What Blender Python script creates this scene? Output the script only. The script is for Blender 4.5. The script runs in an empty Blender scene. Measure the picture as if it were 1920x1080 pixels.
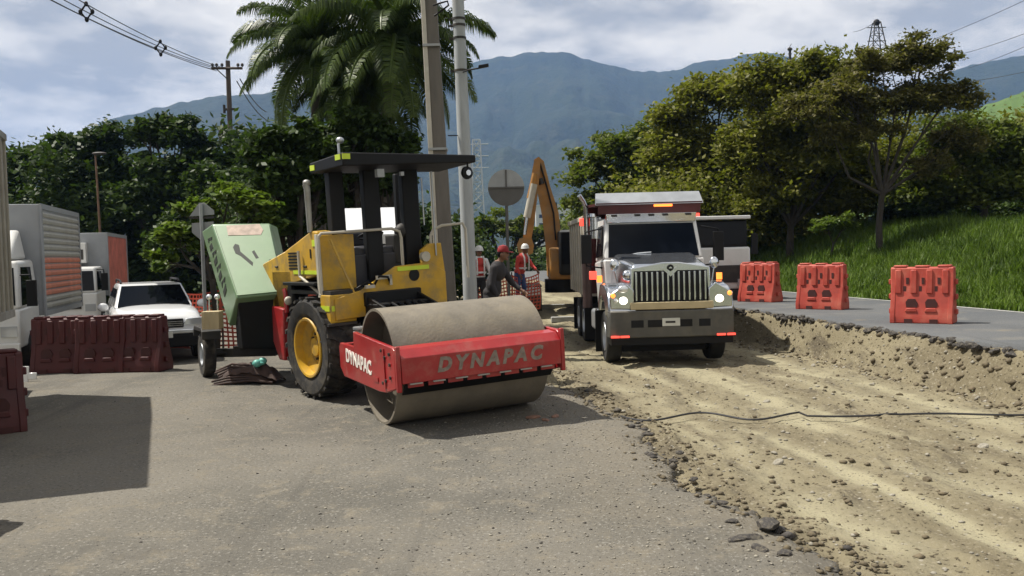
import bpy, math, random
import numpy as np
from mathutils import Vector, Matrix
R_ = math.radians
# ------------------------------------------------------------------ camera
F_PX = 1663.0
CAM = np.array([0.0, 0.0, 2.2])
PITCH, ROLL = R_(2.34), R_(1.5)
_F = np.array([0, math.cos(PITCH), -math.sin(PITCH)])
_R0 = np.array([1.0, 0, 0]); _U0 = np.array([0, math.sin(PITCH), math.cos(PITCH)])
_R = math.cos(ROLL)*_R0 - math.sin(ROLL)*_U0
_U = math.sin(ROLL)*_R0 + math.cos(ROLL)*_U0

def at(u, v, y):
    """world point seen at photo pixel (u, v) at y metres ahead"""
    d = _F + _R*(u-960)/F_PX + _U*(540-v)/F_PX
    return CAM + d*(y/d[1])
def on(u, v, z=0.0):
    d = _F + _R*(u-960)/F_PX + _U*(540-v)/F_PX
    return CAM + d*((z-CAM[2])/d[2])

scene = bpy.context.scene
COL = scene.collection
cam_d = bpy.data.cameras.new('camera'); cam_o = bpy.data.objects.new('camera', cam_d)
COL.objects.link(cam_o)
cam_d.sensor_width = 36; cam_d.lens = 36*F_PX/1920
cam_d.clip_start = 0.1; cam_d.clip_end = 12000
m = Matrix(((_R[0], _U[0], -_F[0], CAM[0]), (_R[1], _U[1], -_F[1], CAM[1]), (_R[2], _U[2], -_F[2], CAM[2]), (0, 0, 0, 1)))
cam_o.matrix_world = m
scene.camera = cam_o
# ------------------------------------------------------------------ light
SUN_TO = Vector((-0.56, 0.13, 1.0)).normalized()      # towards the sun
sun_el = math.asin(SUN_TO.z); sun_az = math.atan2(SUN_TO.x, SUN_TO.y)
sd = bpy.data.lights.new('sun', 'SUN'); sd.energy = 5.0; sd.angle = R_(0.53); sd.color = (1.0, 0.945, 0.85)
so = bpy.data.objects.new('sun', sd); COL.objects.link(so)
so.rotation_euler = (-SUN_TO).to_track_quat('-Z', 'Y').to_euler()
world = bpy.data.worlds.new('World'); scene.world = world; world.use_nodes = True
nt = world.node_tree; N = nt.nodes; L = nt.links; N.clear()
wo = N.new('ShaderNodeOutputWorld'); bg = N.new('ShaderNodeBackground'); L.new(bg.outputs[0], wo.inputs[0])
sky = N.new('ShaderNodeTexSky'); sky.sky_type = 'NISHITA'; sky.sun_disc = False
sky.sun_elevation = sun_el; sky.sun_rotation = sun_az; sky.air_density = 1.3; sky.dust_density = 0.6
SKY_STR = 0.05
bg.inputs[1].default_value = SKY_STR
tc = N.new('ShaderNodeTexCoord'); sep = N.new('ShaderNodeSeparateXYZ'); L.new(tc.outputs['Generated'], sep.inputs[0])
zz = N.new('ShaderNodeMath'); zz.operation = 'MAXIMUM'; L.new(sep.outputs[2], zz.inputs[0]); zz.inputs[1].default_value = 0.0
za = N.new('ShaderNodeMath'); za.operation = 'ADD'; L.new(zz.outputs[0], za.inputs[0]); za.inputs[1].default_value = 0.22
dx = N.new('ShaderNodeMath'); dx.operation = 'DIVIDE'; L.new(sep.outputs[0], dx.inputs[0]); L.new(za.outputs[0], dx.inputs[1])
dy = N.new('ShaderNodeMath'); dy.operation = 'DIVIDE'; L.new(sep.outputs[1], dy.inputs[0]); L.new(za.outputs[0], dy.inputs[1])
cb = N.new('ShaderNodeCombineXYZ'); L.new(dx.outputs[0], cb.inputs[0]); L.new(dy.outputs[0], cb.inputs[1]); cb.inputs[2].default_value = 7.7
n1 = N.new('ShaderNodeTexNoise'); n1.inputs['Scale'].default_value = 1.15; n1.inputs['Detail'].default_value = 7; n1.inputs['Roughness'].default_value = 0.6
L.new(cb.outputs[0], n1.inputs[0])
cr = N.new('ShaderNodeValToRGB'); cr.color_ramp.elements[0].position = 0.31; cr.color_ramp.elements[1].position = 0.38
el = N.new('ShaderNodeMapRange'); L.new(sep.outputs[2], el.inputs[0]); el.inputs[1].default_value = 0.25; el.inputs[2].default_value = 0.8; el.inputs[3].default_value = 0.0; el.inputs[4].default_value = -0.13
n1b = N.new('ShaderNodeMath'); n1b.operation = 'ADD'; L.new(n1.outputs['Fac'], n1b.inputs[0]); L.new(el.outputs[0], n1b.inputs[1])   # cloud cover thinned overhead, out of view, to dim sky fill and deepen shadows
L.new(n1b.outputs[0], cr.inputs[0])
n2 = N.new('ShaderNodeTexNoise'); n2.inputs['Scale'].default_value = 2.6; n2.inputs['Detail'].default_value = 8; n2.inputs['Roughness'].default_value = 0.58
L.new(cb.outputs[0], n2.inputs[0])
c2 = N.new('ShaderNodeValToRGB')
K = 1.0/SKY_STR
c2.color_ramp.elements[0].position = 0.40; c2.color_ramp.elements[0].color = (0.34, 0.335, 0.33, 1)
c2.color_ramp.elements[1].position = 0.60; c2.color_ramp.elements[1].color = (0.76, 0.71, 0.63, 1)
L.new(n2.outputs['Fac'], c2.inputs[0])
vm = N.new('ShaderNodeVectorMath'); vm.operation = 'SCALE'; vm.inputs['Scale'].default_value = K; L.new(c2.outputs[0], vm.inputs[0])
mx = N.new('ShaderNodeMix'); mx.data_type = 'RGBA'
L.new(cr.outputs[0], mx.inputs[0]); L.new(sky.outputs[0], mx.inputs[6]); L.new(vm.outputs[0], mx.inputs[7]); L.new(mx.outputs[2], bg.inputs[0])
scene.view_settings.view_transform = 'Standard'; scene.view_settings.look = 'None'
scene.view_settings.gamma = 1; scene.view_settings.use_curve_mapping = False
scene.view_settings.exposure = 0.68
scene.render.engine = 'CYCLES'
scene.cycles.max_bounces = 6; scene.cycles.volume_bounces = 0; scene.cycles.transparent_max_bounces = 8
# ------------------------------------------------------------------ helpers
def tag(o, label=None, cat=None, group=None, kind=None):
    if label: o['label'] = label
    if cat: o['category'] = cat
    if group: o['group'] = group
    if kind: o['kind'] = kind
    return o
def thing(name, label, cat, loc=(0, 0, 0), rz=0.0, group=None, rx=0.0, ry=0.0):
    o = bpy.data.objects.new(name, None); COL.objects.link(o)
    o.location = tuple(float(c) for c in loc); o.rotation_euler = (rx, ry, rz); o.empty_display_size = 0.2
    return tag(o, label, cat, group)
def dup(root, loc=None, rz=None, label=None):
    def cp(o, par):
        c = o.copy(); COL.objects.link(c)
        if par: c.parent = par
        for ch in KIDS.get(o.name, []): 
            d = cp(ch, c); KIDS.setdefault(c.name, []).append(d)
        return c
    r = cp(root, None)
    if loc is not None: r.location = tuple(float(c) for c in loc)
    if rz is not None: r.rotation_euler = (root.rotation_euler[0], root.rotation_euler[1], rz)
    if label: r['label'] = label
    return r
KIDS = {}
def link(name, me, mat=None, parent=None):
    if mat is not None and len(me.materials) == 0: me.materials.append(mat)
    o = bpy.data.objects.new(name, me); COL.objects.link(o)
    if parent:
        o.parent = parent; KIDS.setdefault(parent.name, []).append(o)
    return o
def share(name, o, parent, loc=(0, 0, 0), rot=(0, 0, 0), scale=(1, 1, 1)):
    """another object on the same mesh"""
    c = link(name, o.data, None, parent); c.location = tuple(float(t) for t in loc); c.rotation_euler = rot; c.scale = scale
    for md in o.modifiers:
        if md.type == 'BEVEL':
            b = c.modifiers.new('bevel', 'BEVEL'); b.width = md.width; b.segments = md.segments; b.limit_method = 'ANGLE'
    return c
class MB:
    def __init__(s, M=None): s.v = []; s.f = []; s.M = M if M is not None else Matrix.Identity(4)
    def add(s, V, F):
        b = len(s.v); s.v += [tuple(s.M @ Vector([float(c) for c in p])) for p in V]; s.f += [tuple(b+i for i in f) for f in F]; return s
    def hexa(s, P): return s.add(P, [(0, 3, 2, 1), (4, 5, 6, 7), (0, 1, 5, 4), (1, 2, 6, 5), (2, 3, 7, 6), (3, 0, 4, 7)])
    def box(s, x0, x1, y0, y1, z0, z1):
        return s.hexa([(x0, y0, z0), (x1, y0, z0), (x1, y1, z0), (x0, y1, z0), (x0, y0, z1), (x1, y0, z1), (x1, y1, z1), (x0, y1, z1)])
    def taper(s, a, z0, b, z1):   # a,b = (x0,x1,y0,y1)
        return s.hexa([(a[0], a[2], z0), (a[1], a[2], z0), (a[1], a[3], z0), (a[0], a[3], z0), (b[0], b[2], z1), (b[1], b[2], z1), (b[1], b[3], z1), (b[0], b[3], z1)])
    def prism(s, poly, a, b, axis='x'):
        n = len(poly)
        def P(p, h):
            return {'x': (h, p[0], p[1]), 'y': (p[0], h, p[1]), 'z': (p[0], p[1], h)}[axis]
        V = [P(p, a) for p in poly] + [P(p, b) for p in poly]
        return s.add(V, [tuple(range(n))[::-1], tuple(range(n, 2*n))] + [(i, (i+1) % n, n+(i+1) % n, n+i) for i in range(n)])
    def cyl(s, p0, p1, r0, r1=None, n=20, caps=True):
        if r1 is None: r1 = r0
        p0 = Vector([float(c) for c in p0]); p1 = Vector([float(c) for c in p1]); d = (p1-p0).normalized()
        q = d.to_track_quat('Z', 'Y'); V = []
        for p, r in ((p0, r0), (p1, r1)):
            for i in range(n):
                a = 2*math.pi*i/n; V.append(p + q @ Vector((math.cos(a)*r, math.sin(a)*r, 0)))
        F = [(i, (i+1) % n, n+(i+1) % n, n+i) for i in range(n)]
        if caps: F += [tuple(range(n))[::-1], tuple(range(n, 2*n))]
        return s.add(V, F)
    def tube(s, pts, r, n=10, rr=None):
        pts = [Vector([float(c) for c in p]) for p in pts]; V = []; F = []; k = len(pts)
        up = Vector((0.0, 0.0, 1.0)); q = None
        for i, p in enumerate(pts):
            d = ((pts[min(i+1, k-1)]-p).normalized() + (p-pts[max(i-1, 0)]).normalized())
            d = d.normalized() if d.length > 1e-6 else Vector((0, 0, 1))
            if q is None: q = d.to_track_quat('Z', 'Y')
            else: q = (q @ Vector((0, 0, 1))).rotation_difference(d) @ q
            ri = rr[i] if rr else r
            for j in range(n):
                a = 2*math.pi*j/n; V.append(p + q @ Vector((math.cos(a)*ri, math.sin(a)*ri, 0)))
        for i in range(k-1):
            for j in range(n): F.append((i*n+j, i*n+(j+1) % n, (i+1)*n+(j+1) % n, (i+1)*n+j))
        F += [tuple(range(n))[::-1], tuple(range((k-1)*n, k*n))]
        return s.add(V, F)
    def lathe(s, prof, p0, ax, n=32, close=False):   # prof: (radius, along)
        p0 = Vector(p0); q = Vector(ax).normalized().to_track_quat('Z', 'Y'); V = []; F = []
        k = len(prof)
        for (r, h) in prof:
            for j in range(n):
                a = 2*math.pi*j/n; V.append(p0 + q @ Vector((math.cos(a)*r, math.sin(a)*r, h)))
        for i in range(k if close else k-1):
            i2 = (i+1) % k
            for j in range(n): F.append((i*n+j, i*n+(j+1) % n, i2*n+(j+1) % n, i2*n+j))
        return s.add(V, F)
    def ell(s, c, r, n=14, m_=9):
        V = []; F = []
        for i in range(m_+1):
            t = math.pi*i/m_
            for j in range(n):
                a = 2*math.pi*j/n
                V.append((c[0]+r[0]*math.sin(t)*math.cos(a), c[1]+r[1]*math.sin(t)*math.sin(a), c[2]-r[2]*math.cos(t)))
        for i in range(m_):
            for j in range(n): F.append((i*n+j, i*n+(j+1) % n, (i+1)*n+(j+1) % n, (i+1)*n+j))
        return s.add(V, F)
    def mesh(s, name, smooth=True, ang=35):
        me = bpy.data.meshes.new(name); me.from_pydata(s.v, [], s.f); me.update()
        if smooth:
            me.polygons.foreach_set('use_smooth', [True]*len(me.polygons)); me.set_sharp_from_angle(angle=R_(ang))
        return me
    def build(s, name, mat, parent=None, bevel=0.0, seg=2, smooth=True, ang=35):
        o = link(name, s.mesh(name, smooth, ang), mat, parent)
        if bevel > 0:
            b = o.modifiers.new('bevel', 'BEVEL'); b.width = bevel; b.segments = seg; b.limit_method = 'ANGLE'; b.angle_limit = R_(40); b.harden_normals = False
        return o
def np_mesh(name, V, F, mat, parent=None, smooth=False):
    V = np.asarray(V, dtype=np.float32).reshape(-1, 3); F = np.asarray(F, dtype=np.int32); k = F.shape[1]
    me = bpy.data.meshes.new(name); me.vertices.add(len(V)); me.vertices.foreach_set('co', V.ravel())
    me.loops.add(F.size); me.loops.foreach_set('vertex_index', F.ravel())
    me.polygons.add(len(F)); me.polygons.foreach_set('loop_start', np.arange(0, F.size, k, dtype=np.int32))
    me.polygons.foreach_set('loop_total', np.full(len(F), k, dtype=np.int32))
    if smooth: me.polygons.foreach_set('use_smooth', np.ones(len(F), dtype=bool))
    me.update(calc_edges=True); me.validate()
    return link(name, me, mat, parent)
# ------------------------------------------------------------------ materials
MATS = {}
def mat(name, col, rough=0.6, metal=0.0, var=0.15, scale=3.0, bump=0.0, bscale=60.0, dust=None, dscale=2.5, damt=0.5, emit=None, es=0.0, coat=0.0, stretch=None, detail=6):
    mt = bpy.data.materials.new(name); mt.use_nodes = True; t = mt.node_tree; N = t.nodes; L = t.links
    b = N['Principled BSDF']; b.inputs['Roughness'].default_value = rough; b.inputs['Metallic'].default_value = metal
    if coat: b.inputs['Coat Weight'].default_value = coat; b.inputs['Coat Roughness'].default_value = 0.12
    tc = N.new('ShaderNodeTexCoord'); co = tc.outputs['Object']
    if stretch:
        mp = N.new('ShaderNodeMapping'); mp.inputs['Scale'].default_value = stretch; L.new(co, mp.inputs[0]); co = mp.outputs[0]
    n = N.new('ShaderNodeTexNoise'); n.inputs['Scale'].default_value = scale; n.inputs['Detail'].default_value = detail; L.new(co, n.inputs[0])
    cr = N.new('ShaderNodeValToRGB'); e = cr.color_ramp.elements
    e[0].position = 0.3; e[1].position = 0.7
    e[0].color = tuple(max(0, c*(1-var)) for c in col)+(1,); e[1].color = tuple(min(1, c*(1+var)) for c in col)+(1,)
    L.new(n.outputs['Fac'], cr.inputs[0]); out = cr.outputs[0]
    if dust:
        n3 = N.new('ShaderNodeTexNoise'); n3.inputs['Scale'].default_value = dscale; n3.inputs['Detail'].default_value = 9; n3.inputs['Roughness'].default_value = 0.65; L.new(co, n3.inputs[0])
        r3 = N.new('ShaderNodeValToRGB'); r3.color_ramp.elements[0].position = 0.62-damt*0.3; r3.color_ramp.elements[1].position = 0.85-damt*0.25
        L.new(n3.outputs['Fac'], r3.inputs[0])
        ml = N.new('ShaderNodeMath'); ml.operation = 'MULTIPLY'; ml.inputs[1].default_value = min(1.0, damt*1.5); L.new(r3.outputs[0], ml.inputs[0])
        mx = N.new('ShaderNodeMix'); mx.data_type = 'RGBA'; L.new(ml.outputs[0], mx.inputs[0]); L.new(out, mx.inputs[6]); mx.inputs[7].default_value = tuple(dust)+(1,)
        out = mx.outputs[2]
        mr = N.new('ShaderNodeMapRange'); L.new(ml.outputs[0], mr.inputs[0]); mr.inputs[3].default_value = rough; mr.inputs[4].default_value = min(1, rough+0.35); L.new(mr.outputs[0], b.inputs['Roughness'])
    L.new(out, b.inputs['Base Color'])
    if bump:
        nb = N.new('ShaderNodeTexNoise'); nb.inputs['Scale'].default_value = bscale; nb.inputs['Detail'].default_value = 4; L.new(co, nb.inputs[0])
        bp = N.new('ShaderNodeBump'); bp.inputs['Strength'].default_value = bump; bp.inputs['Distance'].default_value = 0.02; L.new(nb.outputs['Fac'], bp.inputs['Height']); L.new(bp.outputs[0], b.inputs['Normal'])
    if emit: b.inputs['Emission Color'].default_value = tuple(emit)+(1,); b.inputs['Emission Strength'].default_value = es
    MATS[name] = mt; return mt
def leafmat(name, a, b_, trans=0.35, rough=0.5):
    mt = bpy.data.materials.new(name); mt.use_nodes = True; t = mt.node_tree; N = t.nodes; L = t.links
    p = N['Principled BSDF']; p.inputs['Roughness'].default_value = rough; p.inputs['Specular IOR Level'].default_value = 0.13
    g = N.new('ShaderNodeNewGeometry'); tc = N.new('ShaderNodeTexCoord')
    n = N.new('ShaderNodeTexNoise'); n.inputs['Scale'].default_value = 0.55; n.inputs['Detail'].default_value = 4; L.new(tc.outputs['Object'], n.inputs[0])
    ad = N.new('ShaderNodeMath'); ad.operation = 'MULTIPLY_ADD'; L.new(g.outputs['Random Per Island'], ad.inputs[0]); ad.inputs[1].default_value = 0.45
    L.new(n.outputs['Fac'], ad.inputs[2])
    cr = N.new('ShaderNodeValToRGB'); e = cr.color_ramp.elements; e[0].position = 0.45; e[1].position = 0.95; e[0].color = tuple(a)+(1,); e[1].color = tuple(b_)+(1,)
    L.new(ad.outputs[0], cr.inputs[0]); L.new(cr.outputs[0], p.inputs['Base Color'])
    tr = N.new('ShaderNodeBsdfTranslucent'); br = N.new('ShaderNodeVectorMath'); br.operation = 'MULTIPLY'; br.inputs[1].default_value = (1.3, 1.5, 0.6)
    L.new(cr.outputs[0], br.inputs[0]); L.new(br.outputs[0], tr.inputs[0])
    ms = N.new('ShaderNodeMixShader'); ms.inputs[0].default_value = trans; L.new(p.outputs[0], ms.inputs[1]); L.new(tr.outputs[0], ms.inputs[2])
    L.new(ms.outputs[0], N['Material Output'].inputs[0]); return mt
DUST = (0.27, 0.23, 0.16)
M_yel = mat('yellow_paint', (0.50, 0.29, 0.015), 0.45, var=0.18, dust=(0.22, 0.17, 0.085), damt=0.55, coat=0.1, dscale=4)
M_hiv = mat('reflective_lime', (0.50, 0.62, 0.03), 0.4, var=0.1)
M_red = mat('red_paint', (0.29, 0.010, 0.012), 0.36, var=0.15, dust=(0.30, 0.12, 0.09), damt=0.38, coat=0.25, dscale=4)
M_blk = mat('black_paint', (0.005, 0.005, 0.0055), 0.55, var=0.3, dust=(0.025, 0.022, 0.018), damt=0.25)
M_blk.node_tree.nodes['Principled BSDF'].inputs['Specular IOR Level'].default_value = 0.25
M_dark = mat('dark_steel', (0.03, 0.028, 0.026), 0.6, metal=0.3, var=0.3, dust=(0.12, 0.10, 0.07), damt=0.4)
M_rub = mat('rubber', (0.014, 0.013, 0.012), 0.85, var=0.25, dust=(0.10, 0.085, 0.062), damt=0.55, dscale=5, bump=0.3)
M_rub2 = mat('clean_rubber', (0.012, 0.012, 0.012), 0.8, var=0.25, dust=(0.07, 0.06, 0.045), damt=0.4, dscale=5)
M_drum = mat('drum_steel', (0.17, 0.15, 0.118), 0.62, metal=0.25, var=0.18, scale=4, dust=(0.25, 0.215, 0.155), damt=0.5, dscale=1.6, bump=0.25, bscale=30)
M_chr = mat('chrome', (0.62, 0.64, 0.66), 0.16, metal=1.0, var=0.06, dust=(0.4, 0.37, 0.32), damt=0.15)
M_steel = mat('galvanised_steel', (0.42, 0.44, 0.46), 0.42, metal=0.8, var=0.12)
M_wht = mat('white_paint', (0.62, 0.62, 0.60), 0.35, var=0.04, dust=(0.45, 0.41, 0.34), damt=0.25, coat=0.3)
M_carw = mat('white_car_paint', (0.68, 0.69, 0.70), 0.25, var=0.02, coat=0.8)
M_cream = mat('cream_paint', (0.44, 0.41, 0.34), 0.5, var=0.1, dust=(0.3, 0.26, 0.2), damt=0.45)
M_glass = mat('dark_glass', (0.004, 0.005, 0.007), 0.06, var=0.1)
M_glass.node_tree.nodes['Principled BSDF'].inputs['Specular IOR Level'].default_value = 0.16
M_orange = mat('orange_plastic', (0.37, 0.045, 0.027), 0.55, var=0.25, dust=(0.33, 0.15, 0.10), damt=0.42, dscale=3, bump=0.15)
M_maroon = mat('shade_darkened_red', (0.060, 0.005, 0.005), 0.55, var=0.2, dust=(0.06, 0.022, 0.018), damt=0.4, dscale=4)  # darkened so the colour itself carries the shade on the left barriers
M_hole = mat('recess_shade_plastic', (0.05, 0.010, 0.008), 0.7, var=0.2)
M_green = mat('green_enamel', (0.135, 0.225, 0.11), 0.42, var=0.07, dust=(0.22, 0.27, 0.18), damt=0.35, coat=0.15)
M_brownpatch = mat('worn_primer', (0.40, 0.31, 0.25), 0.7, var=0.25, scale=9)
M_amber = mat('amber_lamp', (0.8, 0.2, 0.03), 0.3, emit=(1.0, 0.20, 0.03), es=1.8)
M_redl = mat('red_lamp', (0.7, 0.05, 0.04), 0.3, emit=(1.0, 0.08, 0.05), es=1.1)
M_head = mat('lit_headlamp', (0.9, 0.9, 0.85), 0.2, emit=(1.0, 0.93, 0.78), es=2.5)
M_lens = mat('clear_lens', (0.75, 0.78, 0.80), 0.12, metal=0.6, var=0.1)
M_conc = mat('concrete_pole', (0.125, 0.112, 0.095), 0.85, var=0.2, scale=2.0, bump=0.3, stretch=(3, 3, 0.5), dust=(0.1, 0.09, 0.08), damt=0.3)
M_conc2 = mat('pale_concrete_pole', (0.34, 0.36, 0.365), 0.7, var=0.12, scale=2.0, stretch=(3, 3, 0.6), dust=(0.28, 0.28, 0.27), damt=0.4)
M_wood = mat('weathered_timber', (0.07, 0.055, 0.045), 0.85, var=0.3, stretch=(6, 6, 0.6))
M_bark = mat('bark', (0.034, 0.028, 0.021), 0.9, var=0.35, scale=5, bump=0.6, bscale=18)
M_palmbark = mat('palm_bark', (0.09, 0.078, 0.064), 0.85, var=0.25, bump=0.4, bscale=12)
M_wire = mat('cable', (0.02, 0.02, 0.022), 0.6)
M_sign = mat('sign_back_aluminium', (0.30, 0.31, 0.31), 0.55, metal=0.4, var=0.12)
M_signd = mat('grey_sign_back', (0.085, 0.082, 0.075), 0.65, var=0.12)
M_box = mat('pale_box_paint', (0.27, 0.285, 0.30), 0.5, var=0.08, dust=(0.35, 0.33, 0.3), damt=0.3)
M_tan = mat('tan_box_side', (0.30, 0.28, 0.23), 0.6, var=0.12, dust=(0.2, 0.17, 0.13), damt=0.4)
M_slat = mat('grey_box_slat', (0.36, 0.35, 0.31), 0.5, metal=0.2, var=0.1)
M_slat_o = mat('faded_orange_slat', (0.50, 0.17, 0.10), 0.6, var=0.2)
M_orsheet = mat('faded_red_side', (0.52, 0.15, 0.11), 0.6, var=0.25)
M_seat = mat('seat_vinyl', (0.02, 0.02, 0.025), 0.55)
M_exc = mat('excavator_paint', (0.33, 0.15, 0.025), 0.5, var=0.2, dust=(0.25, 0.18, 0.1), damt=0.55)
M_skin = mat('skin', (0.17, 0.085, 0.05), 0.55, var=0.08)
M_plate = mat('number_plate', (0.55, 0.55, 0.5), 0.5)
M_teal = mat('teal_plastic_bag', (0.12, 0.38, 0.32), 0.45, var=0.2)
M_rag = mat('brown_tarp', (0.055, 0.032, 0.025), 0.8, var=0.4, scale=6)
M_mesh = mat('orange_netting', (0.42, 0.06, 0.03), 0.6, var=0.15)
M_stencil = mat('black_stencil', (0.015, 0.02, 0.012), 0.7)
M_lettergrey = mat('worn_lettering', (0.20, 0.16, 0.13), 0.65, var=0.3, scale=14)
M_letterwhite = mat('white_lettering', (0.72, 0.68, 0.62), 0.5, var=0.1)
M_silver = mat('silver_bumper', (0.33, 0.33, 0.31), 0.45, metal=0.5, var=0.12, dust=(0.25, 0.22, 0.17), damt=0.5)
M_straw = mat('sun_bleached_card', (0.45, 0.37, 0.22), 0.8, var=0.1)
L_acacia = leafmat('acacia_leaf', (0.062, 0.070, 0.013), (0.175, 0.172, 0.034))
L_acacia2 = leafmat('acacia_leaf_green', (0.042, 0.060, 0.012), (0.115, 0.135, 0.026))
L_brown = leafmat('acacia_leaf_brown', (0.060, 0.060, 0.022), (0.14, 0.125, 0.042))
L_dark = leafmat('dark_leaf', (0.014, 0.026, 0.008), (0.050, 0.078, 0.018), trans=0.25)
L_bright = leafmat('almond_leaf', (0.05, 0.085, 0.015), (0.13, 0.17, 0.035), rough=0.35)
L_palm = leafmat('palm_leaflet', (0.022, 0.040, 0.010), (0.085, 0.120, 0.026), trans=0.2, rough=0.4)
L_grass = leafmat('grass_blade', (0.036, 0.066, 0.011), (0.125, 0.185, 0.034), trans=0.3)
M_fend = mat('silver_paint', (0.50, 0.53, 0.58), 0.17, metal=0.9, var=0.08, dust=(0.25, 0.24, 0.22), damt=0.2, coat=0.4)
M_bump = mat('dark_bumper_steel', (0.085, 0.082, 0.072), 0.5, metal=0.3, var=0.2, dust=(0.17, 0.15, 0.11), damt=0.4)
# ------------------------------------------------------------------ setting
rng = np.random.default_rng(7)
def sst(a): a = np.clip(a, 0, 1); return a*a*(3-2*a)
def vnoise(x, y, seed=0):
    xi = np.floor(x).astype(np.int64); yi = np.floor(y).astype(np.int64); fx = x-xi; fy = y-yi; fx = fx*fx*(3-2*fx); fy = fy*fy*(3-2*fy)
    def h(a, b):
        n = (a*374761393 + b*668265263 + seed*1274126177) & 0xffffffff; n = ((n ^ (n >> 13))*1103515245) & 0xffffffff; n = (n ^ (n >> 16)) & 0xffff
        return n/65535.0
    return (h(xi, yi)*(1-fx)+h(xi+1, yi)*fx)*(1-fy)+(h(xi, yi+1)*(1-fx)+h(xi+1, yi+1)*fx)*fy - 0.5
def fbm(x, y, o=4, seed=0, g=0.5):
    r = 0; a = 1.0
    for i in range(o): r = r+a*vnoise(x*2**i, y*2**i, seed+i); a *= g
    return r
def ST(x, y): return -0.16*x+0.987*y, 0.987*x+0.16*y
def XY(s, t): return 0.987*t-0.16*s, 0.16*t+0.987*s
def rise(x, y): return 0.10*sst((-x-3.0)/1.6)*sst((y-12.3)/2.4) + 0.085*np.exp(-((x-0.45)**2+(y-12.75)**2)/0.45) + 0.075*np.exp(-((x+0.85)**2+(y-14.9)**2)/0.6)
def grid(name, S, T, zf, mt, attr=None, kind='structure', smooth=True):
    s, t = np.meshgrid(S, T, indexing='ij'); x, y = XY(s, t); z = zf(x, y, s, t)
    V = np.stack([x, y, z], -1).reshape(-1, 3); a, b = len(S), len(T)
    i = np.arange(a-1)[:, None]*b+np.arange(b-1)[None, :]
    Fq = np.stack([i, i+1, i+b+1, i+b], -1).reshape(-1, 4)[:, ::-1]
    o = np_mesh(name, V, Fq, mt, None, smooth)
    if attr is not None:
        at_ = o.data.attributes.new('mask', 'FLOAT', 'POINT'); at_.data.foreach_set('value', attr(x, y, s, t).astype(np.float32).ravel())
    tag(o, kind=kind); return o
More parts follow.
